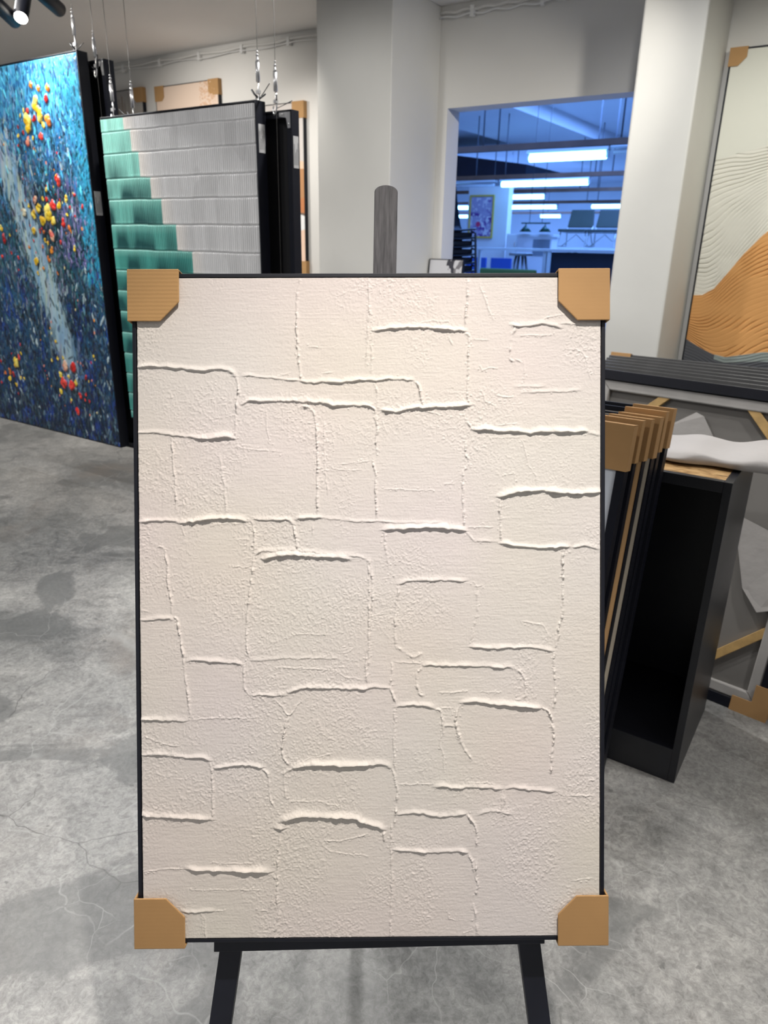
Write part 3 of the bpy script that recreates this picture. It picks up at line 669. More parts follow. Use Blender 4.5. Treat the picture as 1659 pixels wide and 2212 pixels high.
# --- the flower painting
FW, FH, FD = 1.42, 1.995, 0.060
FX, FY, FZ = -3.505 - FW / 2, 2.55, 0.358
fl = thing('flower_painting', 'tall blue impasto painting with red and yellow flowers, hung on wires at the far left', 'painting', (FX, FY, FZ))
mb = MB(); ring(mb, -FW/2, 0, FW/2, FH, 0.006, 0, FD); mb.box(-FW/2 + .006, FD - .006, .006, FW/2 - .006, FD, FH - .006)
mb.build('frame', M_blackside, fl, bevel=0.001)
def flower_canvas():
    nx, ny = 560, 800
    xs = np.linspace(-FW/2 + 0.007, FW/2 - 0.007, nx); zs = np.linspace(0.007, FH - 0.010, ny)
    r = np.random.default_rng(21)
    X, Z = np.meshgrid(xs, zs)
    s = (FW/2 - X)                      # distance from the right edge
    z = Z / FH
    def C(*c): return linA(c)
    def blend(img, c, a): return img * (1 - a[..., None]) + c * a[..., None]
    g = np.interp(z, [0, .12, .35, .6, .8, 1], [0, 1, 2, 3, 4, 5])
    stops = np.array([C(10,32,52), C(20,58,92), C(34,82,118), C(44,98,128), C(52,124,172), C(74,165,214)])
    gi = np.clip(g.astype(int), 0, 4); img = stops[gi] * (1 - (g - gi)[..., None]) + stops[gi + 1] * (g - gi)[..., None]
    n1 = smooth_noise(nx, ny, 9, 12, r); n2 = smooth_noise(nx, ny, 22, 26, r)
    img = blend(img, C(12, 34, 60), np.clip((n1 * .6 + n2 * .4 - .52) * 5, 0, .8) * (z < .78))
    img = blend(img, C(30, 70, 160), np.clip((n2 - .6) * 5, 0, .7) * (z < .5))
    img = blend(img, C(78, 205, 236), np.clip((z - .86) * 12, 0, 1) * np.clip(1.1 - s * 2.6, 0, 1))
    img = blend(img, C(52, 150, 190), np.clip((z - .52) * 5, 0, .8) * np.clip(1 - s * 7, 0, 1))
    # dark thicket the flowers stand in
    d1 = np.exp(-((s - .36) / .22) ** 2 - ((z - .58) / .22) ** 2)
    img = blend(img, C(16, 40, 42), d1 * .8)
    H = 0.0012 * smooth_noise(nx, ny, 60, 80, r)
    def dab(cx, cz, w, h, c, a=0.85, hh=0.0, ang=0.0):
        i0 = np.searchsorted(xs, cx - w - h * .6); i1 = np.searchsorted(xs, cx + w + h * .6); j0 = np.searchsorted(zs, cz - h - w * .6); j1 = np.searchsorted(zs, cz + h + w * .6)
        if i1 - i0 < 1 or j1 - j0 < 1: return
        gx = xs[i0:i1][None] - cx; gz = zs[j0:j1][:, None] - cz
        u = gx * math.cos(ang) + gz * math.sin(ang); v = -gx * math.sin(ang) + gz * math.cos(ang)
        q = (u / w) ** 2 + (v / h) ** 2
        m_ = np.clip((1.0 - q) * 3, 0, 1) * a
        img[j0:j1, i0:i1] = img[j0:j1, i0:i1] * (1 - m_[..., None]) + c * m_[..., None]
        if hh: H[j0:j1, i0:i1] = np.maximum(H[j0:j1, i0:i1], hh * np.sqrt(np.clip(1 - q, 0, 1)))
    # pale waterfall streak running down towards the right
    path_z = [1.0, .82, .6, .42, .25, .12]; path_s = [1.02, .80, .62, .50, .40, .37]
    for k in range(900):
        zz = r.uniform(.15, .98); ss = np.interp(zz, path_z[::-1], path_s[::-1]) + r.normal(0, .055)
        t = r.random()
        c = C(176, 204, 214) if t < .4 else C(110, 160, 200) if t < .75 else C(176, 196, 170) if t < .9 else C(168, 160, 200)
        fade = np.clip((zz - .1) * 1.6, .12, .6)
        dab(FW/2 - ss, zz * FH, .008 + r.random() * .012, .05 + r.random() * .09, c, fade * .7, 0, -.12)
    pal_top = [C(40,110,175), C(70,165,215), C(96,205,232), C(28,70,130), C(120,170,215), C(22,52,86), C(60,130,190)]
    pal_mid = [C(18,44,58), C(30,74,88), C(52,108,124), C(24,64,76), C(96,146,160), C(60,64,110), C(12,26,36), C(120,118,160), C(46,120,130), C(150,175,185)]
    pal_low = [C(14,40,74), C(22,58,110), C(12,28,46), C(30,80,110), C(28,52,130), C(86,124,146), C(14,54,60), C(44,40,72), C(110,140,156)]
    pal_mid = [q * .72 for q in pal_mid]; pal_low = [q * .75 for q in pal_low]
    for k in range(15000):
        big_ = k < 7000
        ss = r.random() * FW; zz = r.random()
        if abs(ss - np.interp(zz, path_z[::-1], path_s[::-1])) < .09 * (zz > .2) and r.random() < .85: continue
        pal = pal_top if zz > .74 + .08 * r.normal() else pal_mid if zz > .40 + .06 * r.normal() else pal_low
        c = pal[r.integers(len(pal))] * r.choice([r.uniform(.3, .7), r.uniform(.55, 1.0), r.uniform(.95, 1.5)])
        if .08 < ss < .34 and .5 < zz < .72 and r.random() < .35: c = (C(96,92,150) if r.random() < .6 else C(150,140,186)) * r.uniform(.6, 1.2)
        if zz < .9 and r.random() < .10: c = C(8, 16, 24)
        elif zz < .95 and r.random() < .02: c = C(186, 208, 214)
        if ss < .12 and .45 < zz < .95 and r.random() < .6: c = C(40,140,175) * r.uniform(.7, 1.3)
        w = r.uniform(.004, .010) if big_ else r.uniform(.0018, .0045); h = w * (r.uniform(2.0, 4.5) if big_ else r.uniform(1.5, 5))
        dab(FW/2 - ss, zz * FH, w, h, c, r.uniform(.5, .95), r.uniform(.0006, .0042) * (1.2 if zz < .85 else .6), r.normal(.05, .32))
    colset = {'y': [C(238,206,52), C(222,178,30), C(246,226,110)], 'r': [C(214,36,30), C(150,16,22), C(232,72,60)], 'o': [C(236,150,44), C(226,118,36), C(196,110,50)],
              'p': [C(226,140,116), C(206,96,84), C(238,190,160)], 'l': [C(214,206,150), C(196,190,160), C(230,222,190)]}
    f = DAUBS.split()
    for k in range(0, len(f), 4):
        kind = f[k]; cx = int(f[k+1]) / 1000 - FX; cz = int(f[k+2]) / 1000 - FZ; rad = int(f[k+3]) / 1000 * 1.12
        pal = colset[kind]
        nb = 3 + int(rad / .006)
        dab(cx + rad * .25, cz - rad * .5, rad * .8, rad * .9, C(12, 26, 34), .7)
        for j in range(nb):
            a = r.random() * 2 * PI; q = rad * .55 * math.sqrt(r.random())
            dab(cx + q * math.cos(a) * .8, cz + q * math.sin(a) * 1.15, rad * r.uniform(.3, .55), rad * r.uniform(.4, .75), pal[r.integers(3)] * r.uniform(.8, 1.1), .97, min(.016, rad * .38) * r.uniform(.6, 1.0), r.normal(0, .7))
    for k in range(60):               # small stray specks of the same colours
        ss = r.uniform(.1, .75); zz = r.choice([r.normal(.66, .1), r.normal(.22, .1)])
        kind = 'yrolp'[r.integers(5)]; w = r.uniform(.003, .007)
        dab(FW/2 - ss, zz * FH, w, w * 1.5, colset[kind][0], .9, .003)
    return xs, zs, H, img
xs, zs, H, img = flower_canvas()
M_oil = paint_mat('oil_impasto', 0.32, 0.5, bump=(160, 0.25, 0.002))
relief('canvas', xs, zs, H, M_oil, fl, img, y0=0.001)
sticker(fl, FW/2, 0.010, 0.048, 1.725 - FZ - 0.115, 1.725 - FZ)

bk = thing('reversed_painting', 'black-framed painting turned away, hung close behind the blue flower painting', 'painting', (-3.425 - FW/2, 2.64, 0.335), group='paintings turned away on the wires')
back_panel(bk, FW, 1.99, 0.058)

# --- the teal and grey ribbed painting
TW, TH, TD = 1.03, 1.50, 0.060
TX, TY, TZ = -2.352 - TW / 2, 2.55, 0.553
te = thing('ribbed_painting', 'grey painting of raked vertical ribs with a stepped teal corner, hung on wires', 'painting', (TX, TY, TZ))
mb = MB(); ring(mb, -TW/2, 0, TW/2, TH, 0.006, 0, TD); mb.box(-TW/2 + .006, TD - .006, .006, TW/2 - .006, TD, TH - .006)
mb.build('frame', M_blackside, te, bevel=0.001)
def ribbed_canvas():
    nx, ny = 900, 620
    xs = np.linspace(-TW/2 + 0.0075, TW/2 - 0.0075, nx); zs = np.linspace(0.0075, TH - 0.012, ny)
    r = np.random.default_rng(33)
    X, Z = np.meshgrid(xs, zs)
    rows = np.array([2.06, 1.986, 1.889, 1.778, 1.682, 1.567, 1.448, 1.346, 1.245, 1.14, 1.03, 0.92, 0.81, 0.70, 0.60, 0.5]) - TZ
    step = np.array([-3.205, -3.160, -3.115, -3.045, -2.978, -2.892, -2.79, -2.68, -2.60, -2.52, -2.44, -2.40, -2.4, -2.4, -2.4]) - TX
    wav = 0.004 * (smooth_noise(nx, 1, 9, 2, r)[0] - .5)
    H = np.zeros((ny, nx)); img = np.ones((ny, nx, 3))
    grey = linA((206, 206, 207)); warm = linA((222, 217, 211)); dteal = linA((16, 72, 74)); teal = linA((70, 148, 140)); lteal = linA((160, 216, 206))
    per = 0.0126
    for k in range(len(rows) - 1):
        z1 = rows[k]; z0 = rows[k + 1]
        zz = Z - wav[None, :]
        m_ = (zz <= z1) & (zz > z0)
        ph = r.random() * 6; drift = 0.0025 * (smooth_noise(nx, 1, 30, 2, r)[0][None, :] - .5)
        rib = np.abs(np.sin(PI * (X + drift) / per + ph)) ** 0.6
        f = (zz - z0) / max(z1 - z0, 1e-6)
        h = 0.0080 * rib * np.clip(np.minimum(f, 1 - f) * 14, 0.15, 1)
        h = h + 0.0045 * np.exp(-((f - 0.02) / 0.05) ** 2)
        H = np.where(m_, h, H)
        sx = step[k] + 0.006 * (r.random((1, 1)) - .5)
        dist = sx - X
        pn = smooth_noise(nx, ny, 70, 6, r); pn2 = smooth_noise(nx, ny, 14, 3, r)
        c = grey * (1 + .10 * (pn[..., None] - .5)) * (1 - .08 * (pn2[..., None] > .62))
        near = np.clip(1 - (-dist) / 0.09, 0, 1)[..., None] * (dist < 0)[..., None]
        c = c * (1 - near * .8) + warm * near * .8
        depth = np.clip(dist / max(step[k] + TW / 2, .1), 0, 1)
        topl = np.clip(1 - (k / 5.5), 0, 1)
        low = np.clip(1 - f, 0, 1) * np.clip((pn2 - .25) * 2.2, 0, 1) * np.clip(k / 2.5, 0.1, 1)
        tl = lteal * topl + teal * (1 - topl)
        tl = tl * (0.85 + .35 * pn[..., None])
        amt = np.clip(low * (0.45 + depth) * 1.3, 0, .95)[..., None]
        tcol = tl * (1 - amt) + dteal * amt
        hi = (np.clip(f - .62, 0, 1) * 1.3)[..., None]
        tcol = tcol * (1 - hi) + lteal * hi * .9
        c = np.where((dist > 0)[..., None], tcol, c)
        img = np.where(m_[..., None], c, img)
    H += 0.0003 * smooth_noise(nx, ny, 200, 120, r)
    return xs, zs, H, img
xs, zs, H, img = ribbed_canvas()
M_rib = paint_mat('raked_paste', 0.45, 0.4)
relief('canvas', xs, zs, H, M_rib, te, img, y0=0.002)
sticker(te, TW/2, 0.012, 0.05, 1.855 - TZ, 1.965 - TZ)
bk2 = thing('reversed_painting', 'black-framed painting turned away, hung close behind the grey ribbed painting', 'painting', (-2.247 - TW/2, 2.655, 0.54), group='paintings turned away on the wires')
back_panel(bk2, TW, 1.485, 0.050)
sticker(bk2, TW/2, 0.008, 0.042, 1.80 - 0.54, 1.925 - 0.54)

# --- wire hangers: cable from the ceiling, gripper, hook on the frame
def hanger(label, x, y, zh, tail, ties):
    t = thing('wire_hanger', label, 'hanger', (x, y, zh), group='wire hangers over the paintings')
    MB().tube([(0.004, 0, CEIL - zh), (0.002, 0, 0.16), (0.0, 0, -tail)], 0.0013, 6).build('cable', M_wire, t)
    mb = MB(); mb.cyl((0, 0, 0.075), (0, 0, 0.145), 0.0085, 0.0085, 12); mb.cyl((0, 0, 0.145), (0, 0, 0.165), 0.0085, 0.004, 12)
    mb.ball((0, 0, 0.172), 0.006); mb.ball((0, 0, 0.185), 0.0045)
    mb.build('gripper', M_steel, t)
    mb = MB(); mb.tube([(0.001, 0, 0.078), (0.006, -0.004, 0.05), (0.007, -0.004, 0.02), (0.002, -0.004, -0.004), (-0.008, -0.004, -0.012), (-0.014, -0.004, 0.0), (-0.010, -0.004, 0.02)], 0.0035, 8)
    mb.box(-0.006, -0.010, 0.030, 0.012, 0.002, 0.044)
    mb.build('hook', M_steel, t)
    for (dx, dz, s) in ties:
        MB().tube([(0.004, 0, 0.012), (dx * .5, -0.006, 0.012 + dz * .45), (dx, -0.012, 0.012 + dz)], s, 6).build('cable_tie', M_black, t)
hanger('wire hanger with steel gripper on the top right corner of the blue flower painting', -3.555, 2.585, FZ + FH - .004, 0.02, [(-0.026, 0.032, 0.0045), (0.080, 0.022, 0.002), (-0.06, 0.002, 0.0012)])
hanger('wire hanger whose cable drops behind the blue flower painting', -3.475, 2.632, FZ + 1.90, 0.9, [(0.03, 0.07, 0.004), (-0.05, 0.05, 0.0015), (-0.05, 0.01, 0.0015)])
hanger('wire hanger on the top left corner of the grey ribbed painting', -3.318, 2.585, TZ + TH - .004, 0.02, [(0.025, 0.02, 0.004)])
hanger('wire hanger in front of the cardboard corner of the reeds picture', -3.235, 2.635, TZ + TH - 0.03, 0.5, [(-0.03, 0.045, 0.004), (-0.09, 0.06, 0.0015)])
hanger('wire hanger on the top right corner of the grey ribbed painting', -2.365, 2.585, TZ + TH - .004, 0.02, [(-0.028, 0.035, 0.0045), (0.075, 0.050, 0.002), (0.05, 0.012, 0.0035)])
hanger('rightmost wire hanger, its cable running down the back of a turned frame', -2.318, 2.640, TZ + TH - 0.035, 0.72, [(0.015, 0.05, 0.0035), (0.10, 0.02, 0.0015)])

# --- small canvases on the back wall
def wall_art(label, x0, x1, z0, z1, painter, corners, nm, seed):
    w = x1 - x0; h = z1 - z0; d = 0.035
    t = thing(nm, label, 'picture', ((x0 + x1) / 2, YW - d - 0.005, z0))
    mb = MB(); ring(mb, -w/2, 0, w/2, h, 0.006, 0, d); mb.box(-w/2 + .006, d - .006, .006, w/2 - .006, d, h - .006)
    mb.build('frame', M_blackside, t, bevel=0.001)
    nx, ny = 180, int(180 * h / w); ny = min(ny, 320)
    r = np.random.default_rng(seed)
    xs = np.linspace(-w/2 + .007, w/2 - .007, nx); zs = np.linspace(.007, h - .007, ny)
    H, img = painter(xs, zs, nx, ny, w, h, r)
    relief('canvas', xs, zs, H, M_matte, t, img, y0=0.001)
    for sx, sz in corners: corner_guard(t, w, h, d, sx, sz, 0.115, 0.03, M_card)
    return t
M_matte = paint_mat('matte_paint', 0.7, 0.3)
def p_reeds(xs, zs, nx, ny, w, h, r):
    Z = zs[:, None] / h; X = xs[None, :]
    a, b = linA((186, 180, 170)), linA((150, 148, 148))
    f = np.clip((Z - .6) * 2.5, 0, 1)
    img = (a * (1 - f)[..., None] + b * f[..., None]) * np.ones((ny, nx, 1))
    for k in range(260):
        x = r.uniform(-w/2, w/2); hh = r.uniform(.45, .97 if abs(x) < .3 else .8) * h
        xi = np.clip(((xs > x - .002) & (xs < x + .003)), 0, 1).astype(bool); m_ = (zs < hh)[:, None] & xi[None, :]
        img[m_] = img[m_] * .35 + linA((112, 92, 74)) * .65
    return 0.001 * smooth_noise(nx, ny, 40, 60, r), img
def p_tree(xs, zs, nx, ny, w, h, r):
    img = np.ones((ny, nx, 3)) * linA((224, 202, 184)); H = 0.0006 * smooth_noise(nx, ny, 40, 60, r)
    X, Z = np.meshgrid(xs, zs); tr = np.exp(-((X - w * .33) / (w * .12)) ** 4) * (Z > h * .35)
    n = smooth_noise(nx, ny, 50, 80, r); m_ = (tr > .4) & (n > .5)
    H = H + 0.010 * m_ * (n - .5) * 2; img[m_] = linA((214, 180, 152)); 
    return H, img
def p_hills(xs, zs, nx, ny, w, h, r):
    X, Z = np.meshgrid(xs, zs); f = Z / h; u = X / w
    img = np.ones((ny, nx, 3)) * linA((206, 200, 196))
    for lv, c in ((.68, (226, 196, 168)), (.60, (186, 138, 96)), (.48, (196, 128, 84)), (.40, (112, 100, 92)), (.375, (236, 236, 236)), (.25, (238, 206, 184)), (.105, (190, 132, 92)), (.05, (196, 140, 90))):
        m_ = f < lv + .03 * np.sin(u * 5 + lv * 20); img[m_] = linA(c)
    return 0.0015 * smooth_noise(nx, ny, 40, 120, r), img
wall_art('small grey picture of reeds on the back wall, its right corner in cardboard', -6.86, -5.925, 1.95, 2.772, p_reeds, [(1, 1)], 'reed_picture', 41)
wall_art('beige picture of a textured tree on the back wall, both top corners in cardboard', -5.752, -4.972, 1.85, 2.757, p_tree, [(1, 1), (-1, 1)], 'tree_picture', 42)
wall_art('orange and cream hills picture beside the square pillar, mostly hidden behind the turned frame', -4.86, -4.062, 1.235, 2.525, p_hills, [(1, 1), (1, -1)], 'hill_picture', 43)

# --- track spotlights at the top left
M_lamp = mat('lamp_glow', (1, 1, 1), 0.4, emit=((1.0, 0.93, 0.82), 18.0))
def spotlight(label, tail, end, lit):
    tail = Vector(tail); end = Vector(end); d = (end - tail).normalized()
    t = thing('track_spotlight', label, 'spotlight', tuple(tail), group='black track spotlights')
    rad = 0.0315; L = (end - tail).length
    q = d * L
    mb = MB(); mb.cyl((0,0,0), q, rad, rad, 28)
    mb.build('barrel', M_blackside, t, bevel=0.002)
    MB().cyl(q, q + d * 0.0035, rad * .9, rad * .88, 28).build('lens', M_lamp if lit else M_dark, t)
    MB().tube([tuple(d * 0.03), (0, 0, 0.06), (0, 0, CEIL - tail.z)], 0.007, 8).build('stem', M_blackside, t)
spotlight('leftmost black track spotlight, its end turned away', (-3.494, 2.113, 2.483), (-3.619, 2.321, 2.435), False)
spotlight('black track spotlight with the glowing white end', (-3.628, 2.415, 2.623), (-3.52, 2.288, 2.43), True)
spotlight('rightmost black track spotlight, pointing down to the right', (-3.379, 2.275, 2.524), (-3.496, 2.477, 2.50), False)

# ------------------------------------------------------------------ right side: plinth, stacks, wavy painting
px0, px1, py0, py1, pz = -0.640, -0.2185, 1.948, 2.395, 0.945
pl = thing('plinth', 'black hollow plinth with an open front and chipboard top', 'plinth', ((px0 + px1) / 2, py0, 0))
w = (px1 - px0) / 2; D = py1 - py0
mb = MB()
mb.box(-w, 0, 0, -w + 0.021, D, pz); mb.box(w - 0.021, 0, 0, w, D, pz)
mb.box(-w + 0.021, D - 0.02, 0, w - 0.021, D, pz)
mb.box(-w + 0.021, 0, 0, w - 0.021, 0.02, 0.114); mb.box(-w + 0.021, 0.02, 0.09, w - 0.021, D - 0.02, 0.112)
mb.box(-w + 0.021, 0, pz - 0.030, w - 0.021, 0.02, pz)
mb.build('body', M_ply, pl, bevel=0.0012)
def osb_material():
    m = mat('chipboard', (0.42, 0.26, 0.10), 0.7)
    nt = m.node_tree; N = nt.nodes; L = nt.links; b = N['Principled BSDF']
    tc = N.new('ShaderNodeTexCoord'); mp = N.new('ShaderNodeMapping'); mp.inputs['Scale'].default_value = (14, 60, 60); mp.inputs['Rotation'].default_value = (0, 0, .25)
    L.new(tc.outputs['Object'], mp.inputs['Vector'])
    n = N.new('ShaderNodeTexNoise'); n.inputs['Scale'].default_value = 1.0; n.inputs['Detail'].default_value = 6; n.inputs['Distortion'].default_value = 1.5
    L.new(mp.outputs['Vector'], n.inputs['Vector'])
    r = N.new('ShaderNodeValToRGB'); e = r.color_ramp.elements
    e[0].position = .36; e[0].color = (0.16, 0.085, 0.03, 1); e[1].position = .5; e[1].color = (0.42, 0.25, 0.095, 1)
    x = e.new(.66); x.color = (0.60, 0.40, 0.19, 1)
    L.new(n.outputs['Fac'], r.inputs['Fac']); L.new(r.outputs['Color'], b.inputs['Base Color'])
    bp = N.new('ShaderNodeBump'); bp.inputs['Strength'].default_value = .4; bp.inputs['Distance'].default_value = .003
    L.new(n.outputs['Fac'], bp.inputs['Height']); L.new(bp.outputs['Normal'], b.inputs['Normal'])
    return m
MB().box(-w + 0.0212, 0.0105, pz - 0.02, w - 0.0212, D - 0.021, pz - 0.001).build('top_board', osb_material(), pl)

# packing foam lying folded over the plinth
def foam_band():
    n, mth = 60, 9
    fo = thing('packing_foam', 'folded sheet of white packing foam lying across the black plinth', 'packing foam', (-0.38, 2.185, 0.9465))
    mb = MB(); rows = []
    for i in range(n + 1):
        u = i / n; x = -0.255 + u * 0.56
        ring_ = []
        front = -0.13 + 0.012 * math.sin(u * 9 + 1) + 0.006 * math.sin(u * 23) - .015 * u; rear = 0.13 + 0.012 * math.sin(u * 6)
        th = 0.034 + 0.008 * math.sin(u * 7 + 2) + 0.004 * math.sin(u * 17)
        sag = -0.03 * max(0, (u - .80)) / .2 * 0
        for k in range(2 * mth):
            a = 2 * PI * k / (2 * mth)
            yy = (front + rear) / 2 - (rear - front) / 2 * math.copysign(abs(math.cos(a)) ** .35, math.cos(a))
            zz = th / 2 + th / 2 * math.copysign(abs(math.sin(a)) ** .6, math.sin(a))
            if math.sin(a) > 0: zz += 0.004 * math.sin(u * 21 + yy * 30) + 0.003 * math.sin(yy * 70 + u * 8)
            ring_.append(mb.bm.verts.new((x, yy, max(zz, 0.0002) + sag)))
        rows.append(ring_)
    for a, b in zip(rows, rows[1:]):
        m_ = len(a)
        for k in range(m_):
            f = mb.bm.faces.new([a[k], a[(k+1) % m_], b[(k+1) % m_], b[k]]); f.smooth = True
    mb.bm.faces.new(rows[0][::-1]); mb.bm.faces.new(rows[-1])
    mb.build('folded_sheet', M_foam, fo)
    return fo
foam_band()

# big canvases standing face to the wall, the nearest showing its back
LEAN = math.radians(14.3); BW, BH, BD = 0.895, 1.094, 0.064
M_bar = mat('frame_edge_lit_grey', (0.060, 0.060, 0.061), 0.34, bump=(30, 0.05, 0.001), var=(14, 0.15))  # black frames, greyed in the colour so their tops read as lit
words_ = ['nearest', 'second', 'third', 'fourth', 'fifth', 'sixth', 'seventh']
protos = []
for k in range(7):
    ang = math.radians(-8.5 + 1.0 * k)
    R = Vector((-0.037 - 0.006 * k, 2.437 + 0.092 * k, 0.0))
    ex = Vector((math.cos(ang), math.sin(ang), 0))
    c = R - ex * BW / 2
    lab = 'nearest of the big canvases stacked face to the wall, showing raw canvas and pine braces' if k == 0 else words_[k] + ' from the front of the big black-edged canvases stacked face to the wall'
    t = thing('stacked_canvas', lab, 'painting', tuple(c), (-LEAN + math.radians(0.15 * (k % 3)), 0, ang), 'big canvases stacked face to the wall')
    mb = MB(); ring(mb, -BW/2, 0, BW/2, BH, 0.038, 0, BD); mb.box(-BW/2 + .04, BD - .006, .04, BW/2 - .04, BD - .002, BH - .04)
    if k == 0: ring(mb, -BW/2 + .001, .001, BW/2 - .001, BH - .001, 0.037, -0.0012, 0.004, 1)  # front face stays black; the lighter tops are light painted into the grey
    mb.build('frame', [M_bar, M_blackside], t, bevel=0.002)
    if k == 0:
        mb = MB(); ring(mb, -BW/2 + .04, .04, BW/2 - .04, BH - .04, 0.036, 0.006, 0.03)
        mb.build('wrapped_edge', M_wrap, t, bevel=0.004)
        MB().box(-BW/2 + .05, 0.026, .05, BW/2 - .05, 0.030, BH - .05).build('canvas_back', M_cloth, t)
        for sx in (-1, 1):
            for sz in (0, 1):
                cx = sx * (BW/2); cz = BH if sz else 0; dz = -1 if sz else 1
                a = 0.275; wv = 0.021
                p = [(cx - sx * (.295 - wv), cz + dz * .072), (cx - sx * (.295 + wv), cz + dz * .072), (cx - sx * .072, cz + dz * (.295 + wv)), (cx - sx * .072, cz + dz * (.295 - wv))]
                MB().prism([(x, 0.009, z) for x, z in p], (0, 0.016, 0)).build('brace', M_wood, t, bevel=0.0015)
        # loose folds of wrapping against the canvas
        def fold(pts, nm):
            mb = MB(); mb.prism([(x, y, z) for x, y, z in pts], (0, 0.0025, 0)); mb.build(nm, M_foam2, t)
        M_foam2 = mat('thin_white_wrap', (0.43, 0.41, 0.395), 0.6, bump=(20, 0.4, 0.006), var=(5, 0.05))
        fold([(.20, .012, .66), (.43, .002, .60), (.43, .002, .40), (.335, -.004, .355), (.27, .006, .42), (.21, .016, .58)], 'wrap_flap')
        fold([(-.12, .012, .92), (-.03, .010, .985), (0.0, .006, .975), (.13, .008, .80), (.08, .012, .70), (-.15, .016, .70)], 'wrap_flap')
        corner_guard(t, BW, BH, BD, 1, -1, 0.115, 0.075, M_card, arm=0.052)
    if k == 6: corner_guard(t, BW, BH, BD, -1, 1, 0.085, 0.03, M_card)

# six slim framed canvases leaning on the plinth
LE = math.radians(10.1); SH = 1.137; SW = 0.66
M_cv = paint_mat('slim_canvas_paint', 0.7, 0.3)
offs = [0, .004, .006, .016, .025, .027]; dep = [.036, .028, .034, .030, .026, .034]; backs = [1.757, 1.690, 1.650, 1.600, 1.549, 1.494]
cvc = [(206, 196, 178), (196, 190, 182), (196, 186, 168), (214, 172, 122), (205, 204, 200), (206, 212, 222)]
labs = ['rearmost of the six slim framed canvases leaning on the black plinth', 'fifth from the front of the six slim canvases leaning on the plinth', 'fourth from the front of the six slim canvases leaning on the plinth',
        'third from the front of the six slim canvases leaning on the plinth', 'second from the front of the six slim canvases leaning on the plinth', 'foremost slim canvas leaning by the plinth, pale blue-white with a big cardboard corner']
yb = 1.757
for k in range(6):
    yb = backs[k] - dep[k] / math.cos(LE)
    t = thing('slim_canvas', labs[k], 'painting', (-0.385 - offs[k] - SW/2, yb, 0.0), (-LE, 0, 0), 'six slim canvases leaning on the plinth')
    h = SH - (0.002, 0.0, 0.006, 0.004, 0.0, 0.0)[k]
    mb = MB(); ring(mb, -SW/2, 0, SW/2, h, (0.012, .012, .004, .0025, .012, .020)[k], 0, dep[k]); mb.box(-SW/2 + .004, dep[k] - .004, .004, SW/2 - .004, dep[k] - .001, h - .004)
    mb.build('frame', M_blackside, t, bevel=0.0008)
    r = np.random.default_rng(70 + k); nx, ny = 60, 110; e = (0.013, .013, .0048, .0033, .013, .021)[k]
    xs = np.linspace(-SW/2 + e, SW/2 - e, nx); zs = np.linspace(e, h - e, ny)
    img = np.ones((ny, nx, 3)) * linA(cvc[k]) * (1 + .06 * (smooth_noise(nx, ny, 14, 20, r)[..., None] - .5))
    relief('canvas', xs, zs, 0.0008 * smooth_noise(nx, ny, 25, 40, r), M_cv, t, img, y0=0.0015, back=0.006)
    corner_guard(t, SW, h, dep[k], 1, 1, 0.100 if k != 5 else .105, 0.012, M_card, th=0.0025, gap=0.0005)

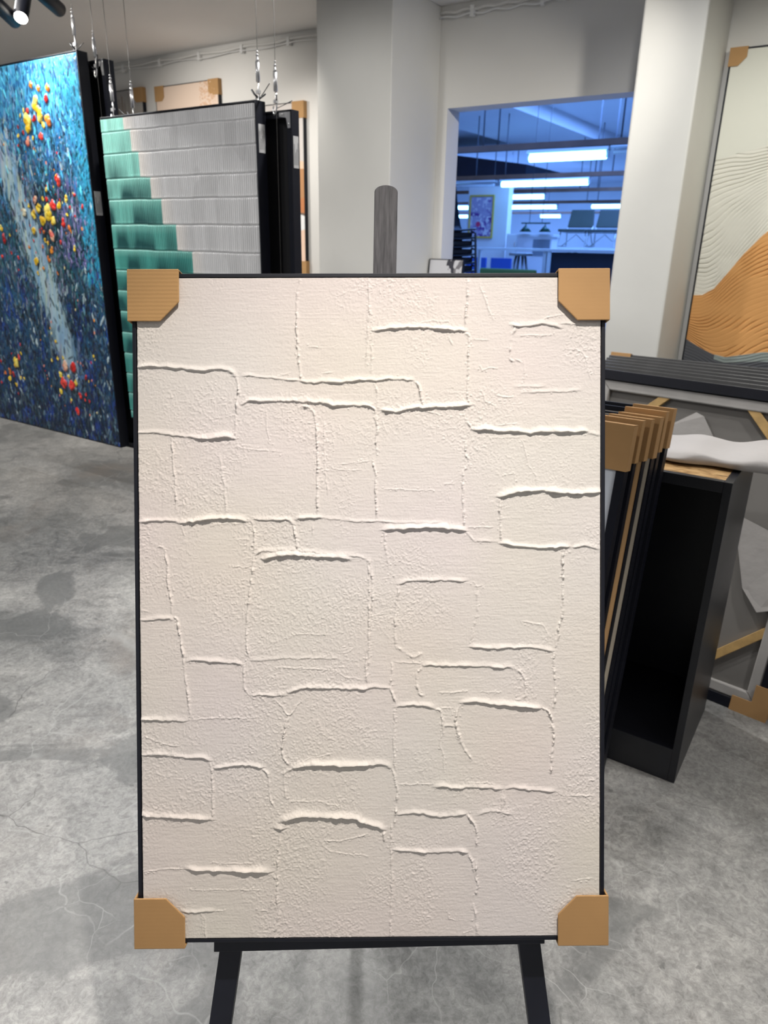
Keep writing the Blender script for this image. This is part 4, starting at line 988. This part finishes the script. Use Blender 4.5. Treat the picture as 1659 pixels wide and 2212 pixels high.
# the wavy painting on the wall
VX0, VX1, VZ0, VZ1 = -0.985, 0.55, 0.42, 2.548
VW, VH = VX1 - VX0, VZ1 - VZ0
wv = thing('wavy_painting', 'tall painting of combed white, orange and charcoal waves on the right wall', 'painting', ((VX0 + VX1) / 2, 4.93, VZ0))
mb = MB(); ring(mb, -VW/2, 0, VW/2, VH, 0.008, 0, 0.045); mb.box(-VW/2 + .008, .036, .008, VW/2 - .008, .045, VH - .008)
mb.build('frame', M_blackside, wv, bevel=0.001)
def wave_canvas():
    nx, ny = 420, 1500
    xs = np.linspace(-VW/2 + .009, VW/2 - .009, nx); zs = np.linspace(.009, VH - .009, ny)
    r = np.random.default_rng(9)
    X, Z = np.meshgrid(xs, zs); s = X + VW/2        # from the left edge
    # band borders as heights above the painting's foot along s
    ks = [0, .06, .12, .18, .25, .33, .45, .7, 1.0, 1.6]
    top = np.interp(s, ks, np.array([1.985, 2.0, 2.018, 2.03, 2.05, 2.07, 2.10, 2.10, 2.0, 1.9]) - VZ0)
    orange = np.interp(s, ks, np.array([1.235, 1.24, 1.28, 1.37, 1.48, 1.58, 1.70, 1.80, 1.6, 1.4]) - VZ0)
    dark = np.interp(s, ks, np.array([.975, .945, .915, .893, .882, .90, .93, .95, .9, .8]) - VZ0)
    sea = np.interp(s, [0, .19, .24, .33, 1.6], np.array([.80, .84, .915, .96, 1.0]) - VZ0)
    n = smooth_noise(nx, ny, 12, 10, r)
    fr = np.clip((Z - orange) / np.maximum(top - orange, .05), 0, 1)
    bend = top * fr + orange * (1 - fr)
    phase = Z * 1.0 - bend * 0
    def comb(field, per, amp, sharp):
        q = field / per + 1.1 * smooth_noise(nx, ny, 5, 6, r) + .5 * smooth_noise(nx, ny, 16, 14, r)
        g = np.abs((q % 1.0) - .5) * 2
        m_ = np.clip((smooth_noise(nx, ny, 9, 26, r) - .25) * 3, .15, 1)
        return -amp * np.exp(-((1 - g) / sharp) ** 2) * m_
    H = 0.0006 * smooth_noise(nx, ny, 60, 100, r)
    img = np.ones((ny, nx, 3)) * linA((214, 214, 204))
    white = (Z < top) & (Z >= orange)
    slope_top = np.gradient(top, axis=1) / (xs[1] - xs[0]); 
    rel = (Z - orange) / np.maximum(top - orange, .05)
    H = np.where(white, H + comb(rel * .62 + .04 * np.sin(s * 8 + rel * 5), .024, .0066, .24), H)
    img[white] = linA((218, 216, 206))
    org = (Z < orange) & (Z >= dark); rel2 = (Z - dark) / np.maximum(orange - dark, .04)
    H = np.where(org, H + .004 + comb(rel2 * .42 + .03 * np.sin(s * 9 + rel2 * 4), .021, .0068, .24), H)
    img[org] = linA((212, 156, 96)) * (1 + .10 * (n[org][:, None] - .5))
    dk = Z < dark
    H = np.where(dk, H + .007 + comb((dark - Z) * 1.0 + .01 * np.sin(s * 14), .018, .006, .2), H)
    img[dk] = linA((84, 86, 92))
    se = dk & (Z > dark - .03 - .1 * np.clip(s - .2, 0, 1)) & (s > .19); img[se] = linA((142, 152, 150))
    return xs, zs, H, img
xs, zs, H, img = wave_canvas()
relief('canvas', xs, zs, H, M_matte, wv, img, y0=0.003)
corner_guard(wv, VW, VH, .045, -1, 1, 0.088, 0.04, M_card)

# picture leaning at the foot of the opening
lp = thing('leaning_picture', 'pale grey picture with dark animal sketches leaning by the square pillar', 'picture', (-2.722, 4.72, 0.0), (-math.radians(8.3), 0, 0))
lw, lh = 0.285, 1.416
mb = MB(); ring(mb, -lw/2, 0, lw/2, lh, 0.006, 0, .03); mb.box(-lw/2 + .006, .024, .006, lw/2 - .006, .03, lh - .006); mb.build('frame', M_blackside, lp, bevel=0.001)
def sketch():
    nx, ny = 130, 500; xs = np.linspace(-lw/2 + .007, lw/2 - .007, nx); zs = np.linspace(.007, lh - .007, ny); r = np.random.default_rng(4)
    img = np.ones((ny, nx, 3)) * linA((196, 196, 200)); X, Z = np.meshgrid(xs, zs); n = smooth_noise(nx, ny, 14, 60, r)
    body = (np.abs(X - .055 - .02 * np.sin(Z * 40)) < .028 + .03 * (n - .5)) & (Z > lh - .26) & (n > .35); img[body] = linA((62, 62, 70))
    b2 = (np.abs(X - .105 - .015 * np.sin(Z * 60)) < .02) & (Z > lh - .2) & (n > .45); img[b2] = linA((118, 116, 120))
    return xs, zs, 0.0004 * n, img
xs, zs, H, img = sketch(); relief('canvas', xs, zs, H, M_matte, lp, img, y0=.002, back=.01)
# ------------------------------------------------------------------ the fluorescent-lit hall behind the opening
HF, HC, HY1 = 0.72, 4.0, 32.0
M_hw = mat('hall_white', (0.72, 0.72, 0.73), 0.7, var=(0.6, 0.04))
M_hfl = mat('hall_floor', (0.35, 0.36, 0.38), 0.35, var=(0.8, 0.1))
mb = MB(); mb.box(-19, 5.16, HF - .1, 3, HY1, HF); struct(mb.build('floor_hall', M_hfl))
mb = MB(); mb.box(-19, 5.16, HC, 3, HY1, HC + .1); struct(mb.build('ceiling_hall', M_hw))
mb = MB(); mb.box(-19, HY1, HF, 3, HY1 + .1, HC); struct(mb.build('wall_hall_far', M_hw))
mb = MB(); mb.box(-19.1, 5.16, HF, -19, HY1, HC); struct(mb.build('wall_hall_left', M_hw))
mb = MB(); mb.box(3, 5.16, HF, 3.1, HY1, HC); struct(mb.build('wall_hall_right', M_hw))
mb = MB(); mb.box(-19, 5.16, CEIL, 3, 5.26, HC); struct(mb.build('wall_hall_near', M_hw))
mb = MB(); mb.box(-8, 9.5, 3.74, -6, HY1, HC); struct(mb.build('trim_3', M_hw))

M_navy = mat('navy_panel', (0.012, 0.016, 0.035), 0.5, var=(2, 0.15))
dt = thing('air_duct', 'dark boxed duct hung below the hall ceiling, upper left of the opening', 'duct', (-9.2, 17.4, 3.06))
MB().hexa([(-1.9, 0, 0), (1.6, 0, 0), (1.6, 2.6, 0), (-1.9, 2.6, 0), (-1.9, 0, .74), (1.6, 0, .24), (1.6, 2.6, .24), (-1.9, 2.6, .74)]).build('casing', M_navy, dt)
for x, zz in ((-1.2, .63), (.8, .35)):
    MB().cyl((x, 1.3, zz), (x, 1.3, HC - 3.06), .012, .012, 8).build('hanging_rod', M_rod, dt)

M_rail = mat('brown_rail', (0.16, 0.085, 0.055), 0.35, var=(3, 0.2))
M_tube = mat('fluorescent_glow', (1, 1, 1), 0.4, emit=((0.20, 0.60, 0.95), 12.0))
M_house = mat('lamp_housing', (0.62, 0.66, 0.68), 0.4)
def rail(y, z, x0, x1, rods, label):
    t = thing('lamp_rail', label, 'rail', ((x0 + x1) / 2, y, z), group='lamp rails of the hall')
    L = (x1 - x0) / 2; cx = (x0 + x1) / 2
    mb = MB(); mb.box(-L, -.045, 0, L, .045, .012); mb.box(-L, -.045, -.06, L, -.035, 0); mb.box(-L, .035, -.06, L, .045, 0)
    mb.build('channel', M_rail, t)
    for x in rods:
        MB().cyl((x - cx, 0, .012), (x - cx, 0, HC - z), .011, .011, 8).build('rod', M_rod, t)
rail(9.7, 2.735, -7.2, -1.2, (-4.88, -4.66, -3.03), 'nearest brown lamp rail hanging in the hall')
rail(13.5, 2.72, -9.5, -2.0, (-6.9, -6.3, -4.6, -4.3), 'second brown lamp rail from the opening')
rail(17.0, 2.72, -11.5, -3.0, (-8.2, -6.1, -5.7), 'third brown lamp rail from the opening')
rail(21.0, 2.70, -13.5, -5.0, (-9.6, -7.3, -7.0), 'fourth brown lamp rail from the opening')
rail(27.0, 2.68, -15.5, -7.0, (-12.8, -10.8), 'farthest brown lamp rail in the hall')
def batten(x0, x1, y, z, lit, label):
    t = thing('fluorescent_lamp', label, 'lamp', ((x0 + x1) / 2, y, z), group='fluorescent lamps of the hall')
    L = (x1 - x0) / 2
    rz = {9.7: 2.735, 13.5: 2.72, 17.0: 2.72, 21.0: 2.70, 27.0: 2.68}[y] - z
    mb = MB(); mb.prism([(-L, -.03, rz - .062), (-L, -.075, .02), (-L, .075, .02), (-L, .03, rz - .062)], (2 * L, 0, 0))
    mb.build('housing', M_house, t)
    MB().box(-.03, -.02, rz - .064, .03, .02, rz).build('bracket', M_house, t)
    if lit:
        MB().cyl((-L + .03, 0, -.032), (L - .03, 0, -.032), .045, .045, 14).build('tube', M_tube, t)
        for sx in (-1, 1): MB().box(sx * (L - .015) - .015, -.03, -.06, sx * (L - .015) + .015, .03, .03).build('end_cap', M_house, t)
    else:
        MB().cyl((-L + .03, 0, -.032), (L - .03, 0, -.032), .03, .03, 12).build('tube', M_house, t)
batten(-4.22, -3.16, 9.7, 2.60, True, 'lit fluorescent lamp on the nearest hall rail')
batten(-3.13, -1.9, 9.7, 2.63, False, 'unlit fluorescent lamp at the right end of the nearest rail')
batten(-6.38, -4.68, 13.5, 2.60, True, 'long lit fluorescent lamp on the second hall rail')
batten(-7.9, -6.48, 13.5, 2.60, False, 'unlit fluorescent lamp on the second rail, beside the jamb')
batten(-8.47, -6.89, 17.0, 2.60, True, 'lit fluorescent lamp just above the gold-framed picture')
batten(-9.70, -8.13, 21.0, 2.58, True, 'lit fluorescent lamp hanging on the fourth hall rail')
batten(-12.3, -10.83, 21.0, 2.58, True, 'lit fluorescent lamp left of the gold-framed picture, upper one')
batten(-7.17, -6.2, 21.0, 2.58, True, 'lit fluorescent lamp beside the right pillar, upper one')
batten(-11.08, -10.28, 27.0, 2.565, True, 'short lit fluorescent lamp over the green pool lamp')
batten(-15.2, -13.9, 27.0, 2.565, True, 'lit fluorescent lamp left of the gold-framed picture, lower one')
batten(-8.45, -7.5, 27.0, 2.565, True, 'lit fluorescent lamp beside the right pillar, lower one')

# partition with the gold-framed flower print
mb = MB(); mb.box(-7.32, 14.05, HF, -6.45, 14.25, 2.58); struct(mb.build('wall_hall_partition', M_hw))
M_gold = mat('gilt_wood', (0.62, 0.50, 0.10), 0.35, 0.4)
gf = thing('gilt_picture', 'violet flower picture in a gold frame on the hall partition', 'picture', (-7.005, 14.01, 1.635))
mb = MB(); ring(mb, -.27, 0, .27, .80, .034, 0, .035); mb.build('frame', M_gold, gf, bevel=.006)
def violet():
    nx, ny = 90, 130; xs = np.linspace(-.238, .238, nx); zs = np.linspace(.032, .768, ny); r = np.random.default_rng(8)
    a = smooth_noise(nx, ny, 6, 9, r); b = smooth_noise(nx, ny, 14, 20, r); Z = zs[:, None] / .8; 
    img = np.ones((ny, nx, 3)) * linA((170, 160, 190))
    f = np.clip((a * .6 + b * .4 - .42 + (0.45 - Z) * .35) * 5, 0, 1)[..., None]; img = img * (1 - f) + linA((104, 60, 140)) * f
    g = np.clip((b - .6) * 6, 0, 1)[..., None]; img = img * (1 - g) + linA((214, 206, 214)) * g
    X, ZZ = np.meshgrid(xs, zs); m_ = ((X + .06) / .05) ** 2 + ((ZZ - .26) / .05) ** 2 < 1; img[m_] = linA((200, 60, 100))
    return xs, zs, .0005 * b, img
xs, zs, H, img = violet(); relief('print', xs, zs, H, M_matte, gf, img, y0=.014, back=.012)

# stacked black shell chairs, side-on by the jamb
M_shell = mat('black_shell', (0.006, 0.0065, 0.012), 0.3, var=(4, 0.1)); M_leg = mat('black_tube', (0.008, 0.008, 0.01), 0.35)
def shell_chair():
    t = thing('shell_chair', 'topmost black shell chair of the stack beside the jamb', 'chair', (-3.42, 6.62, HF), group='stacked black shell chairs')
    prof = [(.13, .455), (.10, .462), (.0, .452), (-.10, .440), (-.155, .452), (-.19, .50), (-.215, .60), (-.235, .72), (-.25, .85), (-.262, .90)]
    mb = MB(); n = len(prof); th = .012; top = []; bot = []
    for side in range(9):
        v = -1 + side / 4.0
        ra = []; rb = []
        for i, (x, z) in enumerate(prof):
            wd = .215 if i < 5 else .215 - .02 * (i - 4) * .6
            lift = .02 * v * v if i < 5 else 0; fwd = .03 * v * v if i >= 5 else 0
            ra.append(mb.bm.verts.new((x + fwd, v * wd, z + lift)))
            nx_, nz_ = (0, -1) if i < 4 else (-1, 0) if i > 5 else (-.7, -.7)
            rb.append(mb.bm.verts.new((x + fwd + nx_ * th, v * wd, z + lift + nz_ * th)))
        top.append(ra); bot.append(rb)
    for s_ in range(8):
        for i in range(n - 1):
            for g, fl in ((top, 0), (bot, 1)):
                q = [g[s_][i], g[s_ + 1][i], g[s_ + 1][i + 1], g[s_][i + 1]]
                f = mb.bm.faces.new(q if not fl else q[::-1]); f.smooth = True
        for i in (0, n - 1): mb.bm.faces.new([top[s_][i], top[s_ + 1][i], bot[s_ + 1][i], bot[s_][i]])
    for s_ in (0, 8):
        for i in range(n - 1): mb.bm.faces.new([top[s_][i], top[s_][i + 1], bot[s_][i + 1], bot[s_][i]])
    mb.build('shell', M_shell, t)
    MB().box(-.17, -.19, .385, .10, .19, .436).build('underframe', M_leg, t, bevel=.008)
    for sy in (-1, 1):
        MB().tube([(.105, sy * .17, .445), (.135, sy * .2, .43), (.165, sy * .22, .0)], .011, 8).build('leg', M_leg, t)
        MB().tube([(-.09, sy * .17, .432), (-.12, sy * .2, .42), (-.22, sy * .22, .0)], .011, 8).build('leg', M_leg, t)
    return t
ch = shell_chair()
ch.location = (-3.64, 6.645, HF + 0.46); ch.rotation_mode = 'XYZ'; ch.rotation_euler = (0, 0, math.radians(-32))
nm = [q + ' from the top of the black shell chair stack by the jamb' for q in ('second', 'third', 'fourth', 'fifth', 'sixth')] + ['lowest black shell chair, standing on the hall floor under the stack']
for k in range(6):
    c = copy_tree(ch); c.location = (-3.64 + .008 * (k + 1), 6.645 - .005 * (k + 1), HF + 0.46 - 0.0766 * (k + 1)); c['label'] = nm[k]

# tables
M_lam = mat('white_laminate', (0.62, 0.64, 0.64), 0.3)
def table(label, x0, x1, y0, y1, z, panel=False, legs=((0,0),(1,0),(0,1),(1,1))):
    t = thing('hall_table', label, 'table', ((x0 + x1) / 2, (y0 + y1) / 2, HF), group='white tables of the hall')
    a = (x1 - x0) / 2; b = (y1 - y0) / 2; h = z - HF
    MB().box(-a, -b, h - .035, a, b, h).build('tabletop', M_lam, t, bevel=.004)
    for i, j in legs:
        x = (-a + .04) if i == 0 else (a - .04); y = (-b + .04) if j == 0 else (b - .04)
        MB().box(x - .022, y - .022, 0, x + .022, y + .022, h - .035).build('leg', M_lam, t)
    if panel: MB().box(-a + .10, -b + .10, .08, a - .02, -b + .12, h - .04).build('front_panel', M_navy, t)
    return t
table('white table with a navy front panel, right of the opening', -3.80, -1.6, 9.4, 10.6, 1.475, True)
table('long white table in the middle of the hall, left of the navy-fronted one', -5.9, -4.25, 10.9, 11.8, 1.47)
table('far white table carrying the two grey wire-legged chairs', -6.05, -3.9, 14.2, 15.4, 1.492)

# two grey chairs on wire sled legs standing on the far table
M_grey = mat('grey_leatherette', (0.032, 0.040, 0.034), 0.45, var=(4, 0.1))
def wire_chair():
    t = thing('wire_chair', 'left grey chair with wire legs standing on the far table', 'chair', (-5.25, 14.7, 1.492), group='grey chairs on the far table')
    mb = MB(); n = 8
    for (x0, x1, ya, yb_, za, zb) in ((-.29, .29, -.27, -.25, .32, .30),):
        pass
    MB().hexa([(-.28, -.30, .285), (.28, -.30, .285), (.27, .22, .265), (-.27, .22, .265), (-.28, -.30, .335), (.28, -.30, .335), (.27, .22, .315), (-.27, .22, .315)]).build('seat', M_grey, t, bevel=.02, seg=3)
    MB().hexa([(-.26, .16, .37), (.26, .16, .37), (.26, .21, .37), (-.26, .21, .37), (-.23, .24, .70), (.23, .24, .70), (.23, .275, .70), (-.23, .275, .70)]).build('backrest', M_grey, t, bevel=.02, seg=3)
    for sx in (-1, 1):
        MB().tube([(sx * .25, -.2, .285), (sx * .27, -.26, .02), (sx * .27, .22, .02), (sx * .24, .12, .27), (sx * .25, .19, .40)], .012, 8).build('leg', M_steel, t)
    MB().tube([(-.27, -.02, .025), (0, -.02, .24), (.27, -.02, .025)], .009, 8).build('stretcher', M_steel, t)
    return t
wc = wire_chair()
wc2 = copy_tree(wc); wc2.location.x = -4.68; wc2['label'] = 'right grey chair with wire legs standing on the far table, by the pillar'

# green pool-table lamp and white counter beneath
M_green = mat('green_enamel', (0.008, 0.055, 0.035), 0.3)
pk = thing('pool_lamp', 'green double-shade lamp hanging over the white counter', 'lamp', (-5.43, 13.05, 1.888))
MB().box(-.27, -.015, -.012, .27, .015, .012).build('bar', M_green, pk)
for x in (-.185, .185):
    s = MB().cyl((x, 0, -.145), (x, 0, -.035), .112, .012, 20).build('shade', M_green, pk)
    MB().cyl((x, 0, -.036), (x, 0, -.012), .01, .01, 8).build('neck', M_green, s)
for x in (-.12, .12): MB().cyl((x, 0, .012), (x, 0, HC - 1.888), .005, .005, 6).build('hanging_rod', M_leg, pk)
ct = thing('counter', 'white counter under the green double-shade lamp', 'counter', (-5.45, 13.2, HF))
MB().box(-.36, -.12, .94, .36, .2, .985).build('worktop', M_lam, ct, bevel=.004)
MB().box(-.33, -.09, 0, .33, .18, .94).build('body', M_hw, ct)
MB().box(-.02, -.10, .62, .30, -.09, .90).build('screen', mat('grey_panel', (.20, .24, .28), .4), ct)
cb = thing('cabinet', 'white two-door cabinet between the gold-framed picture and the counter', 'cabinet', (-6.05, 13.7, HF))
MB().box(-.22, 0, 0, .22, .35, 1.0).build('body', M_hw, cb)
for x in (-.11, .11):
    d = MB().box(x - .104, -.018, .06, x + .104, 0, .98).build('door', M_lam, cb)
    MB().box(x - (.085 if x > 0 else -.07), -.03, .78, x - (.07 if x > 0 else -.085), -.018, .86).build('handle', M_steel, d)

# bar stool, green bench and blue boxes under the tables
M_alu = mat('grey_metal', (0.30, 0.31, 0.33), 0.4, 0.6)
st = thing('bar_stool', 'grey bar stool with splayed legs below the table edge', 'stool', (-3.93, 9.05, HF))
MB().cyl((0,0,.665), (0,0,.70), .15, .15, 24).build('seat', M_alu, st, bevel=.008)
for a in range(4):
    q = PI / 4 + a * PI / 2; MB().tube([(.06 * math.cos(q), .06 * math.sin(q), .665), (.2 * math.cos(q), .2 * math.sin(q), 0)], .017, 8).build('leg', M_alu, st)
M_olive = mat('green_cloth', (0.10, 0.17, 0.04), 0.8)
bn = thing('bench', 'green upholstered bench just above the painting edge, left of the navy panel', 'bench', (-3.77, 8.42, HF))
MB().box(-.36, -.05, .0, .36, .35, .42).build('seat', M_olive, bn, bevel=.02); MB().box(-.36, -.12, .0, .36, -.05, .525).build('backrest', M_olive, bn, bevel=.02)
M_blue = mat('blue_panel', (0.02, 0.09, 0.42), 0.5)
for k, (x0, x1) in enumerate(((-6.62, -6.22), (-6.12, -5.72))):
    tag(MB().box(x0, 12.75, HF, x1, 12.80, 1.29).build('screen_panel', M_blue, bevel=.005), ('left' if k == 0 else 'right') + ' blue screen panel below the long white table', 'panel', 'blue screen panels')
# ------------------------------------------------------------------ lights
def spot(name, loc, aim, energy, angle, blend=0.5, size=0.04, color=(1, 0.95, 0.88)):
    l = bpy.data.lights.new(name, 'SPOT'); l.energy = energy; l.spot_size = math.radians(angle); l.spot_blend = blend
    l.shadow_soft_size = size; l.color = color
    o = bpy.data.objects.new(name, l); COL.objects.link(o); o.location = loc
    d = Vector(aim) - Vector(loc); o.rotation_euler = d.to_track_quat('-Z', 'Y').to_euler()
    return o
def area(name, loc, sx, sy, energy, color):
    l = bpy.data.lights.new(name, 'AREA'); l.shape = 'RECTANGLE'; l.size = sx; l.size_y = sy; l.energy = energy; l.color = color
    o = bpy.data.objects.new(name, l); COL.objects.link(o); o.location = loc
    return o
spot('key_spot', (-0.05, 0.50, 2.95), (-0.42, 0.62, 0.52), 220, 60, 1.0, 0.025, (1, 0.94, 0.88))
spot('second_spot', (0.35, -0.9, 2.95), (-0.45, 0.70, 0.75), 8, 60, 0.8, 0.08, (1, 0.97, 0.95))
spot('flower_spot', (-3.55, 1.75, 2.95), (-3.85, 2.55, 1.7), 85, 75, 0.6)
spot('ribbed_spot', (-4.2, 2.1, 2.75), (-2.8, 2.55, 1.5), 150, 75, 0.9, 0.03, (1, 0.98, 0.95))
spot('ribbed_fill_spot', (-2.6, 1.2, 2.95), (-2.8, 2.55, 1.5), 30, 60, 0.8, 0.05, (1, 0.97, 0.95))
spot('wall_spot', (-5.0, 3.3, 2.72), (-4.9, 4.98, 1.75), 125, 95, 0.9)
spot('pillar_side_fill', (-0.5, 3.5, 2.95), (-2.87, 4.7, 1.7), 130, 60, 0.9, 0.05, (1, 0.95, 0.86))  # added fill, whitens the pillar's right face against the hall's blue
spot('pillar_front_fill', (-3.0, 2.75, 2.95), (-3.2, 4.4, 1.7), 52, 75, 0.9, 0.05, (1, 0.985, 0.96))  # added fill, lifts the front of the square pillar
spot('corner_spot', (-3.8, 4.0, 2.95), (-4.0, 4.98, 1.5), 45, 90, 0.9)
spot('pillar_spot', (-0.9, 3.2, 2.95), (-1.1, 4.5, 1.2), 62, 100, 0.8, 0.05, (1, 0.99, 0.97))
spot('wave_spot', (0.2, 3.7, 2.95), (-0.4, 4.95, 1.25), 78, 100, 0.8, 0.05, (1, 0.98, 0.86))
spot('aisle_spot', (-3.3, 1.64, 2.82), (-1.15, 0.5, 0), 70, 36, 1.0, 0.10, (1, 0.97, 0.93))
spot('corner_aisle_spot', (0.27, 3.96, 2.84), (0.1, 1.3, 0), 35, 36, 1.0, 0.1, (1, 0.97, 0.88))
for k, (x, y, e) in enumerate(((-2.0, 3.0, 150), (-5.6, 3.2, 110), (-2.4, 0.55, 160), (-5.2, 0.6, 130), (0.9, 2.2, 85), (-0.75, 2.1, 60), (-6.5, 2.0, 90), (2.2, 0.2, 60))):
    spot('room_fill', (x, y, 2.95), (x, y, 0), e, 150, 1.0, 0.06, (1, 0.98, 0.955))  # wide unseen lamps added under the ceiling to brighten the whole room
area('hall_fill_near', (-4.5, 8.0, 3.95), 6, 4, 230, (0.16, 0.36, 1.0))  # unseen blue panels added below the hall ceiling to boost the tubes' light
area('hall_fill_middle', (-4.0, 14.5, 3.95), 3, 6, 620, (0.16, 0.36, 1.0))
area('hall_fill_far', (-11, 24.0, 3.95), 8, 8, 1700, (0.16, 0.36, 1.0))

w = bpy.data.worlds.new('ambient'); sc.world = w; w.use_nodes = True
bg = w.node_tree.nodes['Background']; bg.inputs['Color'].default_value = (0.95, 0.97, 1.0, 1); bg.inputs['Strength'].default_value = 0.42

# ------------------------------------------------------------------ camera
cam = bpy.data.cameras.new('camera'); co = bpy.data.objects.new('camera', cam); COL.objects.link(co)
cy, cp, cr = 0.5796423, 0.35597069, 0.01975628
fwd = Vector((-math.sin(cy) * math.cos(cp), math.cos(cy) * math.cos(cp), -math.sin(cp)))
rt = Vector((math.cos(cy), math.sin(cy), 0)); up = rt.cross(fwd)
rt2 = rt * math.cos(cr) + up * math.sin(cr); up2 = up * math.cos(cr) - rt * math.sin(cr)
co.matrix_world = basis(rt2, up2, -fwd, Vector((0, 0, 1.5)))
cam.sensor_fit = 'VERTICAL'; cam.sensor_height = 36.0; cam.sensor_width = 27.0
cam.lens = 36.0 * 1560.095 / 2212.0
cam.clip_start = 0.05; cam.clip_end = 100
cam.dof.use_dof = True; cam.dof.focus_distance = 1.12; cam.dof.aperture_fstop = 7.5
sc.camera = co
sc.view_settings.view_transform = 'Standard'; sc.view_settings.look = 'None'
sc.view_settings.exposure = 0.0; sc.view_settings.gamma = 1.0; sc.view_settings.use_curve_mapping = False
sc.cycles.max_bounces = 6; sc.cycles.diffuse_bounces = 4; sc.cycles.adaptive_threshold = 0.02; sc.cycles.use_denoising = True
sc.cycles.sample_clamp_indirect = 6.0
